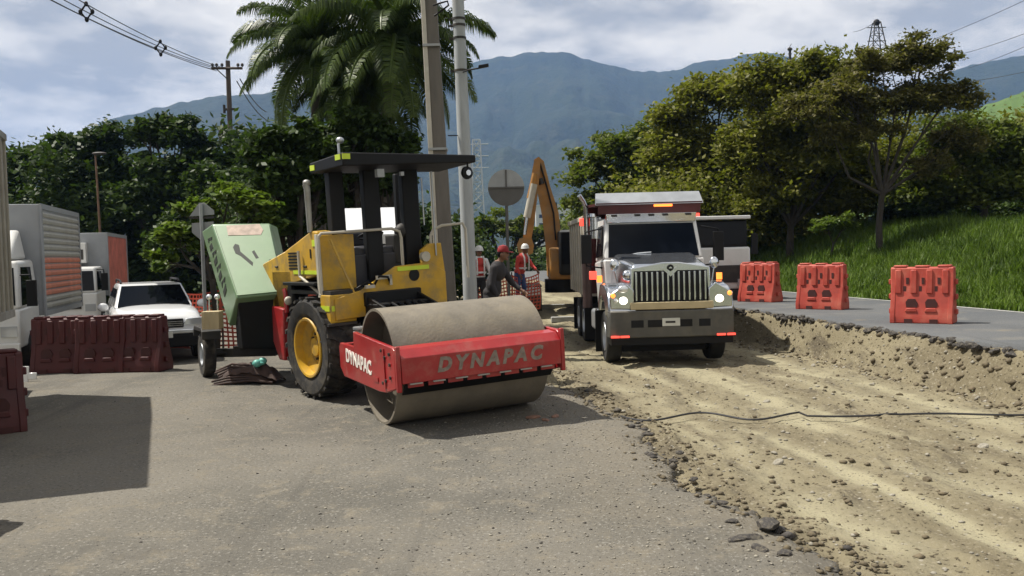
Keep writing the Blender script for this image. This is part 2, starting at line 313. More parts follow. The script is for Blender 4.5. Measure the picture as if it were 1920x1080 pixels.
# --- ground materials
def groundmat(name, cols, scales, rough=0.95, bump=0.5, bsc=(45, 160), speck=None, use_mask=None, stretch=None, bd=0.02, cracks=None):
    mt = bpy.data.materials.new(name); mt.use_nodes = True; t = mt.node_tree; N = t.nodes; L = t.links; b = N['Principled BSDF']; b.inputs['Roughness'].default_value = rough
    b.inputs['Specular IOR Level'].default_value = 0.25
    tc = N.new('ShaderNodeTexCoord'); co = tc.outputs['Object']; cs = co
    if stretch:
        mp = N.new('ShaderNodeMapping'); mp.inputs['Rotation'].default_value = (0, 0, -0.16); mp.inputs['Scale'].default_value = stretch; L.new(co, mp.inputs[0]); cs = mp.outputs[0]
    def ramp(src, p0, p1):
        r = N.new('ShaderNodeMapRange'); r.interpolation_type = 'SMOOTHSTEP'; r.inputs[1].default_value = p0; r.inputs[2].default_value = p1; L.new(src, r.inputs[0]); return r.outputs[0]
    def noise(sc, d=6, c=co, rg=0.55):
        n = N.new('ShaderNodeTexNoise'); n.inputs['Scale'].default_value = sc; n.inputs['Detail'].default_value = d; n.inputs['Roughness'].default_value = rg; L.new(c, n.inputs[0]); return n.outputs['Fac']
    def mix(f, a, c):
        m_ = N.new('ShaderNodeMix'); m_.data_type = 'RGBA'; L.new(f, m_.inputs[0])
        if isinstance(a, tuple): m_.inputs[6].default_value = a+(1,)
        else: L.new(a, m_.inputs[6])
        if isinstance(c, tuple): m_.inputs[7].default_value = c+(1,)
        else: L.new(c, m_.inputs[7])
        return m_.outputs[2]
    out = mix(ramp(noise(scales[0], 7, cs), 0.38, 0.62), cols[0], cols[1])
    out = mix(ramp(noise(scales[1], 8, cs, 0.7), 0.5, 0.66), out, cols[2])
    if use_mask:
        a = N.new('ShaderNodeAttribute'); a.attribute_name = 'mask'; out = mix(a.outputs['Fac'], out, use_mask)
    fine = noise(scales[2], 3, co, 0.7)
    out = mix(ramp(fine, 0.56, 0.68), out, cols[3]); out = mix(ramp(fine, 0.42, 0.32), out, cols[4])
    if speck:
        v = N.new('ShaderNodeTexVoronoi'); v.inputs['Scale'].default_value = speck[0]; L.new(co, v.inputs[0])
        s1 = ramp(v.outputs['Distance'], 0.22, 0.12); m2 = N.new('ShaderNodeMath'); m2.operation = 'MULTIPLY'; L.new(s1, m2.inputs[0]); L.new(ramp(noise(3.0), 0.42, 0.6), m2.inputs[1])
        out = mix(m2.outputs[0], out, speck[1])
    if cracks:
        dn = N.new('ShaderNodeTexNoise'); dn.inputs['Scale'].default_value = 1.3; dn.inputs['Detail'].default_value = 6; L.new(co, dn.inputs[0])
        dm = N.new('ShaderNodeVectorMath'); dm.operation = 'MULTIPLY_ADD'; L.new(dn.outputs['Color'], dm.inputs[0]); dm.inputs[1].default_value = (1.1, 1.1, 0); L.new(co, dm.inputs[2])
        vc = N.new('ShaderNodeTexVoronoi'); vc.feature = 'DISTANCE_TO_EDGE'; vc.inputs['Scale'].default_value = cracks[0]; L.new(dm.outputs[0], vc.inputs[0])
        ck = ramp(vc.outputs['Distance'], cracks[1], cracks[1]*.3); mk = N.new('ShaderNodeMath'); mk.operation = 'MULTIPLY'; L.new(ck, mk.inputs[0]); L.new(ramp(noise(0.23, 3), 0.47, 0.58), mk.inputs[1])
        st = N.new('ShaderNodeMath'); st.operation = 'MULTIPLY'; L.new(ramp(noise(0.55, 6, co, 0.7), 0.60, 0.68), st.inputs[0]); st.inputs[1].default_value = 0.45; out = mix(st.outputs[0], out, (0.060, 0.056, 0.050))
        s2 = N.new('ShaderNodeMath'); s2.operation = 'MULTIPLY'; L.new(ramp(noise(1.1, 8, co, 0.75), 0.58, 0.70), s2.inputs[0]); s2.inputs[1].default_value = 0.5; out = mix(s2.outputs[0], out, (0.20, 0.175, 0.13))
        sm = N.new('ShaderNodeMapping'); sm.inputs['Rotation'].default_value = (0, 0, -0.25); sm.inputs['Scale'].default_value = (1.6, 0.08, 1); L.new(co, sm.inputs[0])
        s3 = N.new('ShaderNodeMath'); s3.operation = 'MULTIPLY'; L.new(ramp(noise(1.0, 5, sm.outputs[0], 0.6), 0.57, 0.66), s3.inputs[0]); s3.inputs[1].default_value = 0.28; out = mix(s3.outputs[0], out, (0.055, 0.052, 0.047))
    L.new(out, b.inputs['Base Color'])
    bp = N.new('ShaderNodeBump'); bp.inputs['Strength'].default_value = bump; bp.inputs['Distance'].default_value = bd; L.new(noise(bsc[0], 6, co, 0.65), bp.inputs['Height'])
    L.new(bp.outputs[0], b.inputs['Normal']); return mt
G_asph = groundmat('old_asphalt', [(0.098, 0.092, 0.078), (0.150, 0.138, 0.115), (0.160, 0.142, 0.110), (0.21, 0.20, 0.175), (0.050, 0.048, 0.045)], (0.28, 3.2, 30), bump=0.55, bsc=(55, 1), speck=(16, (0.22, 0.207, 0.18)), use_mask=(0.145, 0.128, 0.098), cracks=(0.42, 0.0045))
G_dirt = groundmat('trench_dirt', [(0.135, 0.114, 0.072), (0.190, 0.164, 0.104), (0.095, 0.080, 0.054), (0.23, 0.20, 0.14), (0.05, 0.04, 0.025)], (0.8, 2.2, 20), bump=1.0, bsc=(26, 1), speck=(11, (0.27, 0.245, 0.19)), use_mask=(0.31, 0.282, 0.185), stretch=(1.6, 0.35, 1))
G_road = groundmat('grey_asphalt', [(0.085, 0.09, 0.095), (0.105, 0.108, 0.11), (0.13, 0.128, 0.12), (0.15, 0.15, 0.15), (0.06, 0.06, 0.06)], (0.5, 1.2, 45), bump=0.25, bsc=(60, 1), cracks=(0.5, 0.008))
G_bank = groundmat('grassy_soil', [(0.045, 0.065, 0.018), (0.06, 0.09, 0.02), (0.09, 0.08, 0.04), (0.08, 0.12, 0.03), (0.03, 0.035, 0.015)], (0.3, 1.2, 12), bump=0.8, bsc=(10, 1))
G_far = groundmat('far_land', [(0.05, 0.075, 0.025), (0.07, 0.09, 0.03), (0.11, 0.10, 0.06), (0.09, 0.11, 0.05), (0.03, 0.045, 0.02)], (0.01, 0.04, 0.3), bump=0.2)
G_mount = groundmat('mountain_forest', [(0.014, 0.024, 0.014), (0.022, 0.034, 0.018), (0.035, 0.042, 0.024), (0.028, 0.034, 0.02), (0.009, 0.016, 0.010)], (0.004, 0.012, 0.05), bump=0.8, bsc=(0.03, 1), bd=20)
G_hill = groundmat('bright_hill_grass', [(0.07, 0.12, 0.035), (0.09, 0.145, 0.04), (0.06, 0.10, 0.03), (0.10, 0.13, 0.05), (0.05, 0.08, 0.025)], (0.03, 0.1, 0.6), bump=0.3)
# far ground
np_o = np_mesh('ground', [(-4500, -400, -0.5), (4500, -400, -0.5), (4500, 5000, -0.5), (-4500, 5000, -0.5)], [(0, 1, 2, 3)], G_far); tag(np_o, kind='structure')
# left asphalt
def tedge(s): return 3.12 + 0.10*fbm(s*1.1, s*0+3, 4, 5)*2 + 0.05*fbm(s*7, s*0, 3, 9)*2 - 0.25*np.exp(-((s-8.2)/0.8)**2) + 0.15*np.exp(-((s-11)/1.2)**2)
def asph_z(x, y, s, t):
    u = (t-tedge(s))
    z = rise(x, y) + 0.012*fbm(x*0.7, y*0.7, 3, 2) + 0.02*fbm(x*4, y*4, 3, 4)*sst((t-1.2)/1.6)
    z = z - 0.05*sst((u+0.3)/0.3)
    return z
Srows = np.concatenate([np.arange(-6, 3, 0.5), np.arange(3, 22, 0.06), np.arange(22, 40, 0.3), np.arange(40, 120, 4)])
cols_t = np.concatenate([np.linspace(-45, -6, 12), np.linspace(-5.5, 0.5, 13), np.linspace(0.7, 3.2, 36)])
def asp_grid():
    s, c = np.meshgrid(Srows, cols_t, indexing='ij')
    e = tedge(s); t = np.where(c > 0.5, 0.7+(c-0.7)/2.5*(e-0.7), c)
    x, y = XY(s, t); z = asph_z(x, y, s, t)
    # skirt
    t2 = t[:, -1:]+0.015; x2, y2 = XY(s[:, -1:], t2); z2 = z[:, -1:]-0.14
    X = np.concatenate([x, x2], 1); Y = np.concatenate([y, y2], 1); Z = np.concatenate([z, z2], 1)
    V = np.stack([X, Y, Z], -1).reshape(-1, 3); a, b = X.shape
    i = np.arange(a-1)[:, None]*b+np.arange(b-1)[None, :]
    o = np_mesh('asphalt_road', V, np.stack([i, i+b, i+b+1, i+1], -1).reshape(-1, 4), G_asph, None, True)
    m_ = sst((np.concatenate([t, t2], 1)-1.0)/2.0)*np.clip(0.55+fbm(X*1.5, Y*1.5, 4, 8), 0, 1)
    at_ = o.data.attributes.new('mask', 'FLOAT', 'POINT'); at_.data.foreach_set('value', m_.astype(np.float32).ravel())
    tag(o, kind='structure')
asp_grid()
# trench floor and bank
RUTS = [(4.05, .30), (4.85, .15), (5.65, .33), (6.25, .14), (7.05, .22), (7.85, .30)]
def rutmask(s, t):
    m_ = 0
    tt = t + 0.16*fbm(s*0.22, s*0, 2, 31)*2
    for c, w in RUTS: m_ = m_+np.exp(-((tt-c-0.22*fbm(s*0.28, s*0+c*5, 2, 33)*2)/w)**2)*np.clip(0.78+1.7*fbm(s*0.45, s*0+c*7, 3, 34), 0.1, 1)
    return np.clip(m_, 0, 1)
def dirt_z(x, y, s, t):
    z = -0.10 + 0.085*np.exp(-((x-0.45)**2+(y-12.75)**2)/0.45) + 0.05*fbm(x*0.8, y*0.8, 3, 12) + 0.05*fbm(x*1.9, y*1.9, 3, 13, 0.5)*(1-0.72*rutmask(s, t)) + 0.055*np.maximum(fbm(t*9, s*5, 4, 18, 0.65), -.12)*(1-0.8*rutmask(s, t))*(1-0.72*rutmask(s, t)) - 0.03*rutmask(s, t)
    z = z + 0.05*np.exp(-((t-3.45)/0.25)**2)*(0.6+1.4*fbm(s*2, t*2, 3, 14)) - 0.08*sst((3.1-t)/0.3)
    top = 9.18 + 0.10*fbm(s*0.8, s*0, 3, 15)*2
    bot = 8.74 + 0.14*fbm(s*0.5, s*0+9, 3, 16)*2
    k = np.clip((t-bot)/(top-bot), 0, 1)
    z = z*(1-k) + k*0.59
    z = z + 0.10*fbm(s*2.5, t*3+z*3, 5, 17, 0.62)*np.sin(np.pi*np.clip((t-bot+0.4)/(top-bot+0.4), 0, 1)) 
    z = z + 0.35*sst((y-24)/8)*(1-k)
    return z
G_dirt_o = grid('trench_floor', np.concatenate([np.arange(1.5, 16, 0.045), np.arange(16, 26, 0.09), np.arange(26, 60, 0.5)]), np.arange(2.5, 9.36, 0.045), dirt_z, G_dirt, attr=lambda x, y, s, t: np.clip(rutmask(s, t)*(0.80+1.3*fbm(t*3, s*0.6, 4, 20)+0.5*fbm(x*6, y*6, 2, 21)) - 0.5*sst((t-8.4)/0.4), 0, 0.85))
# upper road
def road_z(x, y, s, t): return 0.65+0.006*fbm(x, y, 2, 40)-0.02*sst((9.4-t)/0.25)
def road_grid():
    s, c = np.meshgrid(np.concatenate([np.arange(0, 34, 0.1), np.arange(30, 130, 2.0)]), np.linspace(0, 1, 9)**1.6, indexing='ij')
    e = 9.22+0.05*fbm(s*1.5, s*0, 4, 41)*2; t = e+c*(13.6-e); x, y = XY(s, t); z = road_z(x, y, s, t)
    x2, y2 = XY(s[:, :1], t[:, :1]+0.01); X = np.concatenate([x2, x], 1); Y = np.concatenate([y2, y], 1); Z = np.concatenate([z[:, :1]-0.13, z], 1)
    a, b = X.shape; i = np.arange(a-1)[:, None]*b+np.arange(b-1)[None, :]
    o = np_mesh('upper_road', np.stack([X, Y, Z], -1), np.stack([i, i+b, i+b+1, i+1], -1).reshape(-1, 4)[:, ::-1], G_road, None, True); tag(o, kind='structure')
road_grid()
# white edge line of the upper road, thin painted strip with thickness
def strip(name, t0, t1, z, mt, s0=0, s1=120):
    S = np.arange(s0, s1, 1.0); V = []
    for s in S:
        for t in (t0, t1): x, y = XY(s, t); V.append((x, y, z))
    Fq = [(2*i, 2*i+2, 2*i+3, 2*i+1)[::-1] for i in range(len(S)-1)]
    return np_mesh(name, V, Fq, mt)
M_line = mat('dirty_kerb', (0.30, 0.30, 0.28), 0.8, var=0.2, scale=5)
tag(strip('road_edge_strip', 13.4, 13.55, 0.658, M_line), kind='structure')
def bank_z(x, y, s, t):
    return 0.63 + 1.95*sst((t-13.55)/7.5) + 0.5*sst((t-21)/12) + 0.25*fbm(x*0.35, y*0.35, 3, 50)*sst((t-14)/2) - 0.02
grid('grass_bank', np.concatenate([np.arange(0, 60, 0.8), np.arange(60, 200, 10)]), np.concatenate([np.arange(13.57, 24, 0.4), np.arange(24, 70, 5)]), bank_z, G_bank)
# mountains: crest profile given as (u, v) as seen from the road, built as real ridges far away
def ridge(name, pts, dist, foot, mt, seed, amp, depth_back=900, z_foot=-5, label=None):
    us = np.array([p[0] for p in pts], float); vs = np.array([p[1] for p in pts], float)
    U_ = np.linspace(us[0], us[-1], 260); V_ = np.interp(U_, us, vs)
    kk = np.hanning(9); kk /= kk.sum(); V_ = np.convolve(np.pad(V_, 4, mode='edge'), kk, 'valid')
    V_ = V_ + fbm(U_/26.0, U_*0, 4, seed)*5
    crest = np.array([at(a, b, dist) for a, b in zip(U_, V_)])
    rows = []
    R = np.linspace(0, 1, 42)
    for r in R:   # foot (r=0) to crest (r=1)
        k = r**1.05; yy = foot+(dist-foot)*r
        x = crest[:, 0]*yy/dist
        z = z_foot+(crest[:, 2]-z_foot)*(0.30*r+0.70*k*k)
        z = z + amp*(np.abs(fbm(x/260.0, np.full_like(x, yy/420.0), 5, seed+3, 0.55))-0.12)*np.sin(math.pi*r)*2.2
        z = np.minimum(z, z_foot+(crest[:, 2]-z_foot)*(yy/dist)*0.985+0) if r < 1 else z
        rows.append(np.stack([x, np.full_like(x, yy), z], -1))
    back = rows[-1].copy(); back[:, 1] += depth_back; back[:, 2] = z_foot; rows.append(back)
    V = np.stack(rows, 0); a, b = V.shape[:2]; i = np.arange(a-1)[:, None]*b+np.arange(b-1)[None, :]
    o = np_mesh(name, V, np.stack([i, i+1, i+b+1, i+b], -1).reshape(-1, 4), mt, None, True); tag(o, kind='structure')
    return o
ridge('mountain', [(-500, 420), (-100, 330), (120, 262), (200, 226), (330, 195), (430, 177), (520, 173), (640, 200), (760, 225), (900, 260), (1000, 290), (1150, 330)], 2100, 900, G_mount, 60, 60)
ridge('mountain', [(500, 300), (640, 200), (760, 155), (850, 128), (900, 113), (960, 104), (1018, 95), (1060, 98), (1130, 118), (1200, 134), (1240, 136), (1300, 121), (1390, 103), (1430, 98), (1500, 108), (1600, 140), (1700, 180), (1800, 230), (1950, 300)], 2700, 1100, G_mount, 70, 80)
ridge('mountain', [(1300, 330), (1500, 240), (1680, 170), (1760, 140), (1820, 124), (1860, 112), (1920, 102), (2050, 85), (2300, 110), (2700, 260)], 2300, 1000, G_mount, 80, 70)
ridge('hill', [(1700, 380), (1760, 300), (1810, 225), (1850, 196), (1920, 172), (2050, 140), (2250, 150), (2500, 250)], 320, 180, G_hill, 90, 4, depth_back=150, z_foot=-1)
# haze
hz = MB().box(-4400, 4400, -350, 4900, -1.6, 760).build('haze', None, None, smooth=False)
mh = bpy.data.materials.new('haze'); mh.use_nodes = True; t = mh.node_tree; t.nodes.remove(t.nodes['Principled BSDF']); pv = t.nodes.new('ShaderNodeVolumePrincipled')
pv.inputs['Color'].default_value = (0.26, 0.45, 0.85, 1); pv.inputs['Density'].default_value = 0.00018; pv.inputs['Anisotropy'].default_value = 0.1
t.links.new(pv.outputs[0], t.nodes['Material Output'].inputs['Volume']); hz.data.materials.append(mh); tag(hz, kind='stuff')
# ------------------------------------------------------------------ rocks and clods
def rock_mesh(name, seed, mt, flat=0.7, sub=2):
    import bmesh
    bm = bmesh.new(); bmesh.ops.create_icosphere(bm, subdivisions=sub, radius=1.0); r = random.Random(seed)
    pl = [(Vector((r.gauss(0, 1), r.gauss(0, 1), r.gauss(0, 1))).normalized(), r.uniform(0.55, 0.9)) for _ in range(9)]
    for v in bm.verts:
        for n_, d in pl:
            k = v.co.dot(n_)
            if k > d: v.co -= n_*(k-d)
        v.co.z *= flat
    me = bpy.data.meshes.new(name); bm.to_mesh(me); bm.free(); me.materials.append(mt); return me
M_clod = mat('dirt_clod', (0.12, 0.097, 0.060), 0.95, var=0.25, bump=0.5, bscale=30)
M_stone = mat('pale_stone', (0.25, 0.23, 0.185), 0.85, var=0.2, bump=0.3, bscale=30)
M_broken = mat('broken_asphalt', (0.045, 0.04, 0.036), 0.9, var=0.35, scale=7, bump=0.6, bscale=25, dust=(0.25, 0.22, 0.16), damt=0.45)
M_brick = mat('reddish_clod', (0.20, 0.11, 0.075), 0.9, var=0.25)
def scatter_stuff(name, P, S, mt, seed, flat=0.6):
    """many small stones joined in one mesh (low-poly octahedral chips)"""
    rg = np.random.default_rng(seed); n = len(P)
    base = np.array([(1, 0, 0), (0, 1, 0), (-1, 0, 0), (0, -1, 0), (0, 0, 1), (0, 0, -1), (.6, .6, .45), (-.6, .6, .5), (-.6, -.6, .45), (.6, -.6, .5)], float)
    Fb = np.array([(0, 6, 4), (6, 1, 4), (1, 7, 4), (7, 2, 4), (2, 8, 4), (8, 3, 4), (3, 9, 4), (9, 0, 4), (0, 5, 1), (1, 5, 2), (2, 5, 3), (3, 5, 0), (0, 1, 6), (1, 2, 7), (2, 3, 8), (3, 0, 9)])
    V = base[None]*(1+rg.uniform(-.35, .35, (n, 10, 3)))
    a = rg.uniform(0, 6.28, n); c, s = np.cos(a), np.sin(a)
    x = V[..., 0]*c[:, None]-V[..., 1]*s[:, None]; y = V[..., 0]*s[:, None]+V[..., 1]*c[:, None]
    V = np.stack([x, y, V[..., 2]*flat], -1)*S[:, None, None]+P[:, None, :]
    Fa = (Fb[None]+(np.arange(n)*10)[:, None, None]).reshape(-1, 3)
    o = np_mesh(name, V, Fa, mt); tag(o, kind='stuff'); return o
def place_st(n, s0, s1, tf, zf, sz, seed, pw=1.6):
    rg = np.random.default_rng(seed); s = s0+(s1-s0)*rg.random(n)**pw; t = tf(rg, s, n); x, y = XY(s, t); z = zf(x, y, s, t)
    S = sz[0]*(sz[1]/sz[0])**(rg.random(n)**2.2); return np.stack([x, y, z+S*0.15], -1), S
P, S = place_st(3600, 2.5, 24, lambda g, s, n: g.uniform(3.15, 8.6, n), dirt_z, (0.010, 0.045), 1); k = rutmask(*ST(P[:, 0], P[:, 1])) < rng.random(len(P))*0.9
scatter_stuff('dirt_clods', P[k], S[k], M_clod, 2)
P, S = place_st(1500, 2.5, 24, lambda g, s, n: g.uniform(3.15, 8.6, n), dirt_z, (0.010, 0.035), 3); scatter_stuff('pale_gravel', P, S, M_stone, 4)
P, S = place_st(2000, 4, 30, lambda g, s, n: g.uniform(8.4, 9.25, n), dirt_z, (0.012, 0.07), 5, 1.2); scatter_stuff('bank_rubble', P, S, M_clod, 6, 0.8)
P, S = place_st(500, 4, 30, lambda g, s, n: g.uniform(8.3, 9.15, n), dirt_z, (0.012, 0.045), 15, 1.2); scatter_stuff('bank_gravel', P, S, M_stone, 16, 0.8)
P, S = place_st(2200, 2.5, 18, lambda g, s, n: tedge(s)+g.normal(0.16, 0.20, n), lambda x, y, s, t: np.where(t < tedge(s), asph_z(x, y, s, t), dirt_z(x, y, s, t)), (0.008, 0.042), 7, 1.3); scatter_stuff('edge_crumbs', P, S, M_clod, 8)
P, S = place_st(260, 2.5, 16, lambda g, s, n: tedge(s)+g.normal(0.02, 0.09, n), lambda x, y, s, t: np.where(t < tedge(s), asph_z(x, y, s, t), dirt_z(x, y, s, t)), (0.012, 0.07), 27, 1.2); scatter_stuff('edge_chips', P, S, M_broken, 28)
P, S = place_st(4200, 1.5, 20, lambda g, s, n: 3.0-np.abs(g.normal(0, 1.7, n)), asph_z, (0.005, 0.017), 9, 1.3); scatter_stuff('loose_gravel', P, S, M_stone, 10)
P, S = place_st(2500, 1.5, 20, lambda g, s, n: 3.0-np.abs(g.normal(0, 2.4, n)), asph_z, (0.005, 0.015), 11, 1.3); scatter_stuff('loose_chips', P, S, M_broken, 12)
# broken edge of the upper road: separate chunks
CH = [rock_mesh('chunk', 40+i, M_broken, 0.75, 1) for i in range(5)]
rr = random.Random(5)
edge_slab = thing('broken_road_edge', 'jagged dark rim of broken asphalt running along the top of the earth bank', 'asphalt rim', (*XY(16, 9.2), 0.6))
for i in range(250):
    s = 8+22*(i/250)**1.1+rr.uniform(-.04, .04); t = 9.18+rr.uniform(-.09, .05); x, y = XY(s, t); sc = rr.uniform(0.045, 0.105)
    o = link('chunk', CH[i % 5], None, edge_slab); o.location = (x-edge_slab.location.x, y-edge_slab.location.y, 0.58+rr.uniform(-.06, .045)-0.6)
    o.scale = (sc*rr.uniform(.8, 1.5), sc*rr.uniform(.8, 1.5), sc); o.rotation_euler = (rr.uniform(-.4, .4), rr.uniform(-.4, .4), rr.uniform(0, 6))
RK = [rock_mesh('stone', 60+i, M_clod, 0.65, 2) for i in range(3)]+[rock_mesh('stone', 70+i, M_stone, 0.65, 2) for i in range(2)]
for i in range(34):
    s = 4.2+13*rr.random()**1.3; t = rr.choice([3.35, 4.3, 5.1, 5.95, 6.65, 7.3, 8.1])+rr.uniform(-.22, .22); x, y = XY(s, t)
    z = float(dirt_z(np.array([x]), np.array([y]), np.array([s]), np.array([t]))[0]); sc = rr.uniform(.03, .06)
    k_ = i % 5
    o = link('dirt_clod' if k_ < 3 else 'stone', RK[k_]); o.location = (x, y, z+sc*.2); o.scale = (sc*rr.uniform(.8, 1.4), sc, sc); o.rotation_euler = (rr.uniform(-.3, .3), rr.uniform(-.3, .3), rr.uniform(0, 6))
    if k_ < 3: tag(o, 'loose brown lump of earth lying between wheel ruts in the trench', 'clod', 'loose lumps of earth in the trench')
    else: tag(o, 'loose pale stone lying between wheel ruts in the trench', 'stone', 'loose pale stones in the trench')
RA = [rock_mesh('chunk', 80+i, M_broken, 0.55, 2) for i in range(3)]
for i, (u, v, sc) in enumerate([(1405, 1010, .085), (1440, 985, .10), (1380, 1015, .06), (1425, 1030, .07), (1372, 980, .05), (1355, 945, .05), (1300, 900, .05), (1262, 865, .05), (1470, 1040, .06), (1215, 815, .06), (1275, 850, .05)]):
    p = on(u, v, 0.0); o = link('asphalt_lump', RA[i % 3]); o.location = (p[0], p[1], 0.01); o.scale = (sc*1.3, sc, sc*.8); o.rotation_euler = (0, 0, i*1.7)
    tag(o, 'dark lump of broken asphalt on the crumbling edge between road and trench', 'asphalt lump', 'dark asphalt lumps along the crumbling road edge')
RB = rock_mesh('clod', 95, M_brick, 0.5, 2)
for i, (u, v, sc) in enumerate([(1000, 784, .075), (1040, 782, .06), (1022, 789, .05)]):
    p = on(u, v, 0.0); o = link('earth_clod', RB); o.location = (p[0], p[1], 0.01); o.scale = (sc*1.5, sc, sc); o.rotation_euler = (0, 0, i*1.1)
    tag(o, ('left one', 'right one', 'nearest one')[i]+' of three reddish earth clods on the asphalt in front of the drum', 'clod', 'reddish clods in front of the drum')
# string lying across the trench
pts = []
for i in range(60):
    u = 1165+(2100-1165)*i/59; v = 782+ (7*math.sin(i*.5) if i < 22 else 2*math.sin(i*.3)) + (775-782)*i/59; p = on(u, v, -0.05); s, t = ST(p[0], p[1])
    z = float(dirt_z(*[np.array([q]) for q in (p[0], p[1], s, t)])[0]); pts.append((p[0], p[1], max(z, -.06)+0.012))
tag(MB().tube(pts, 0.014, 6).build('cable', M_wire), 'thin dark cable lying across the dirt trench in front of the truck', 'cable')
# ------------------------------------------------------------------ vegetation
def leaves(name, C, size, mt, parent, rg, up=0.6, wr=0.5, var=0.35):
    n = len(C); nrm = rg.normal(size=(n, 3)); nrm[:, 2] = np.abs(nrm[:, 2])+up; nrm /= np.linalg.norm(nrm, axis=1)[:, None]
    a = rg.normal(size=(n, 3)); a -= nrm*(a*nrm).sum(1)[:, None]; a /= np.linalg.norm(a, axis=1)[:, None]; b = np.cross(nrm, a)
    s = size*(1+rg.uniform(-var, var, n))[:, None]
    V = np.stack([C-a*s*.5, C+b*s*wr*.5+a*s*.05, C+a*s*.5, C-b*s*wr*.5+a*s*.05], 1)
    Fq = np.arange(n*4).reshape(n, 4); return np_mesh(name, V, Fq, mt, parent)
def make_tree(name, label, cat, base, blobs, mt, nl, size, tr, group=None, flat=0.55, fork=0.35, twig=True, up=0.6, seed=0, barkm=None, lean=0.0):
    """blobs: list of (centre, (rx,ry,rz)) of the crown; clumps of leaves at branch ends"""
    rg = np.random.default_rng(seed+100); base = np.array(base, float)
    th = thing(name, label, cat, base, group=group)
    vol = np.array([b[1][0]*b[1][1]*b[1][2] for b in blobs])**0.7; vol /= vol.sum(); allc = []; clumps = []
    for (c, r), w in zip(blobs, vol):
        k = max(6, int(w*nl/120)); d = rg.normal(size=(k, 3)); d /= np.linalg.norm(d, axis=1)[:, None]; d[:, 2] = np.where(d[:, 2] < -0.45, -d[:, 2]*.5, d[:, 2])
        q = np.array(c)+d*np.array(r)*(rg.random((k, 1))**0.45)*0.95
        clumps += list(q)
    clumps = np.array(clumps); per = int(nl/len(clumps)); rm = np.mean([min(b[1]) for b in blobs])*0.30
    for q in clumps:
        rr_ = rm*rg.uniform(.7, 1.5); d = rg.normal(size=(per, 3))*np.array([1, 1, flat])*rr_*0.62; allc.append(q+d)
    C = np.concatenate(allc)-base
    leaves('crown', C, size, mt, th, rg, up=up)
    cc = np.mean([b[0] for b in blobs], 0)-base; h = cc[2]
    mb = MB(); f = np.array([cc[0]*fork*.6+lean, cc[1]*fork*.6, h*fork])
    mb.tube([(0, 0, -0.4), tuple(f*0.5+np.array([rg.normal()*.05, 0, 0])), tuple(f)], tr, 9, rr=[tr*1.25, tr, tr*.85])
    sel = clumps[rg.permutation(len(clumps))[:min(len(clumps), 46)]]-base
    limbs = [np.array(b[0])-base for b in blobs]
    for b in limbs[:9]:
        mid = f+(b-f)*.5+rg.normal(size=3)*.12*h*.3; mid[2] -= abs(b[2]-f[2])*.05; mb.tube([f*0.97, mid, b], tr*.5, 7, rr=[tr*.62, tr*.42, tr*.16])
    for q in sel:
        j = int(np.argmin([np.linalg.norm(q-b) for b in limbs])); b = limbs[j]; a0 = f+(b-f)*rg.uniform(.45, .95); mid = (a0+q)/2+rg.normal(size=3)*.2
        mb.tube([a0, mid, q], tr*.12, 5, rr=[tr*.2, tr*.12, tr*.05])
    mb.build('trunk', barkm or M_bark, th)
    return th
def pb(lst, d):   # crown blobs from (u, v, ru, rv[, dd]) seen at depth d
    out = []
    for b in lst:
        u, v, ru, rv = b[:4]; dd = d+(b[4] if len(b) > 4 else 0); s = dd/F_PX
        out.append((at(u, v, dd), (ru*s, ru*s*.9, rv*s)))
    return out
def gz(x, y):
    s, t = ST(x, y)
    if t < 13.57: return 0.0 if t < 9 else 0.65
    return float(bank_z(*[np.array([q]) for q in (x, y, s, t)])[0])
def rtree(u, d, **k):
    p = at(u, 430, d); return (p[0], p[1], gz(p[0], p[1]))
GR = 'trees on the grassy bank to the right'
make_tree('acacia_tree', 'wide low acacia at the left end of the row, reaching behind the dump truck', 'tree', rtree(1190, 46), pb([(1105, 325, 55, 50), (1180, 285, 75, 60), (1260, 280, 80, 75), (1200, 345, 80, 50), (1150, 395, 90, 40), (1260, 400, 90, 55), (1090, 385, 30, 25)], 46), L_acacia2, 34000, .27, .17, GR, seed=1)
make_tree('acacia_tree', 'olive acacia directly behind the dump truck, second from the left of the row', 'tree', rtree(1330, 41), pb([(1275, 225, 60, 50), (1350, 190, 85, 65), (1330, 300, 95, 70), (1260, 290, 60, 55), (1400, 320, 85, 75), (1330, 385, 95, 45)], 41), L_acacia, 38000, .25, .18, GR, seed=2)
make_tree('acacia_tree', 'dense yellowish acacia in the middle of the row above the truck cab', 'tree', rtree(1480, 36), pb([(1440, 165, 80, 60), (1520, 150, 85, 60), (1490, 235, 105, 75), (1570, 230, 70, 65), (1420, 275, 80, 60), (1500, 320, 95, 55), (1580, 310, 60, 45), (1450, 375, 80, 45)], 36), L_acacia, 46000, .22, .15, GR, seed=3, fork=.3)
make_tree('acacia_tree', 'tallest acacia with thin brownish top and forked trunk, right of the middle', 'tree', rtree(1650, 31), pb([(1640, 130, 80, 45), (1730, 115, 75, 50), (1590, 185, 70, 55), (1775, 185, 65, 60), (1680, 195, 80, 45), (1560, 255, 45, 35), (1800, 265, 45, 45), (1740, 320, 50, 35), (1640, 250, 60, 28), (1500, 215, 50, 40)], 31), L_brown, 40000, .15, .11, GR, seed=4, fork=.45)
make_tree('acacia_tree', 'dark green leafy tree at the right edge below the bright hill', 'tree', rtree(1845, 33), pb([(1800, 290, 80, 80), (1880, 275, 55, 55), (1850, 360, 95, 55), (1750, 350, 70, 60), (1930, 320, 70, 75)], 33), L_acacia2, 40000, .22, .16, GR, seed=5)
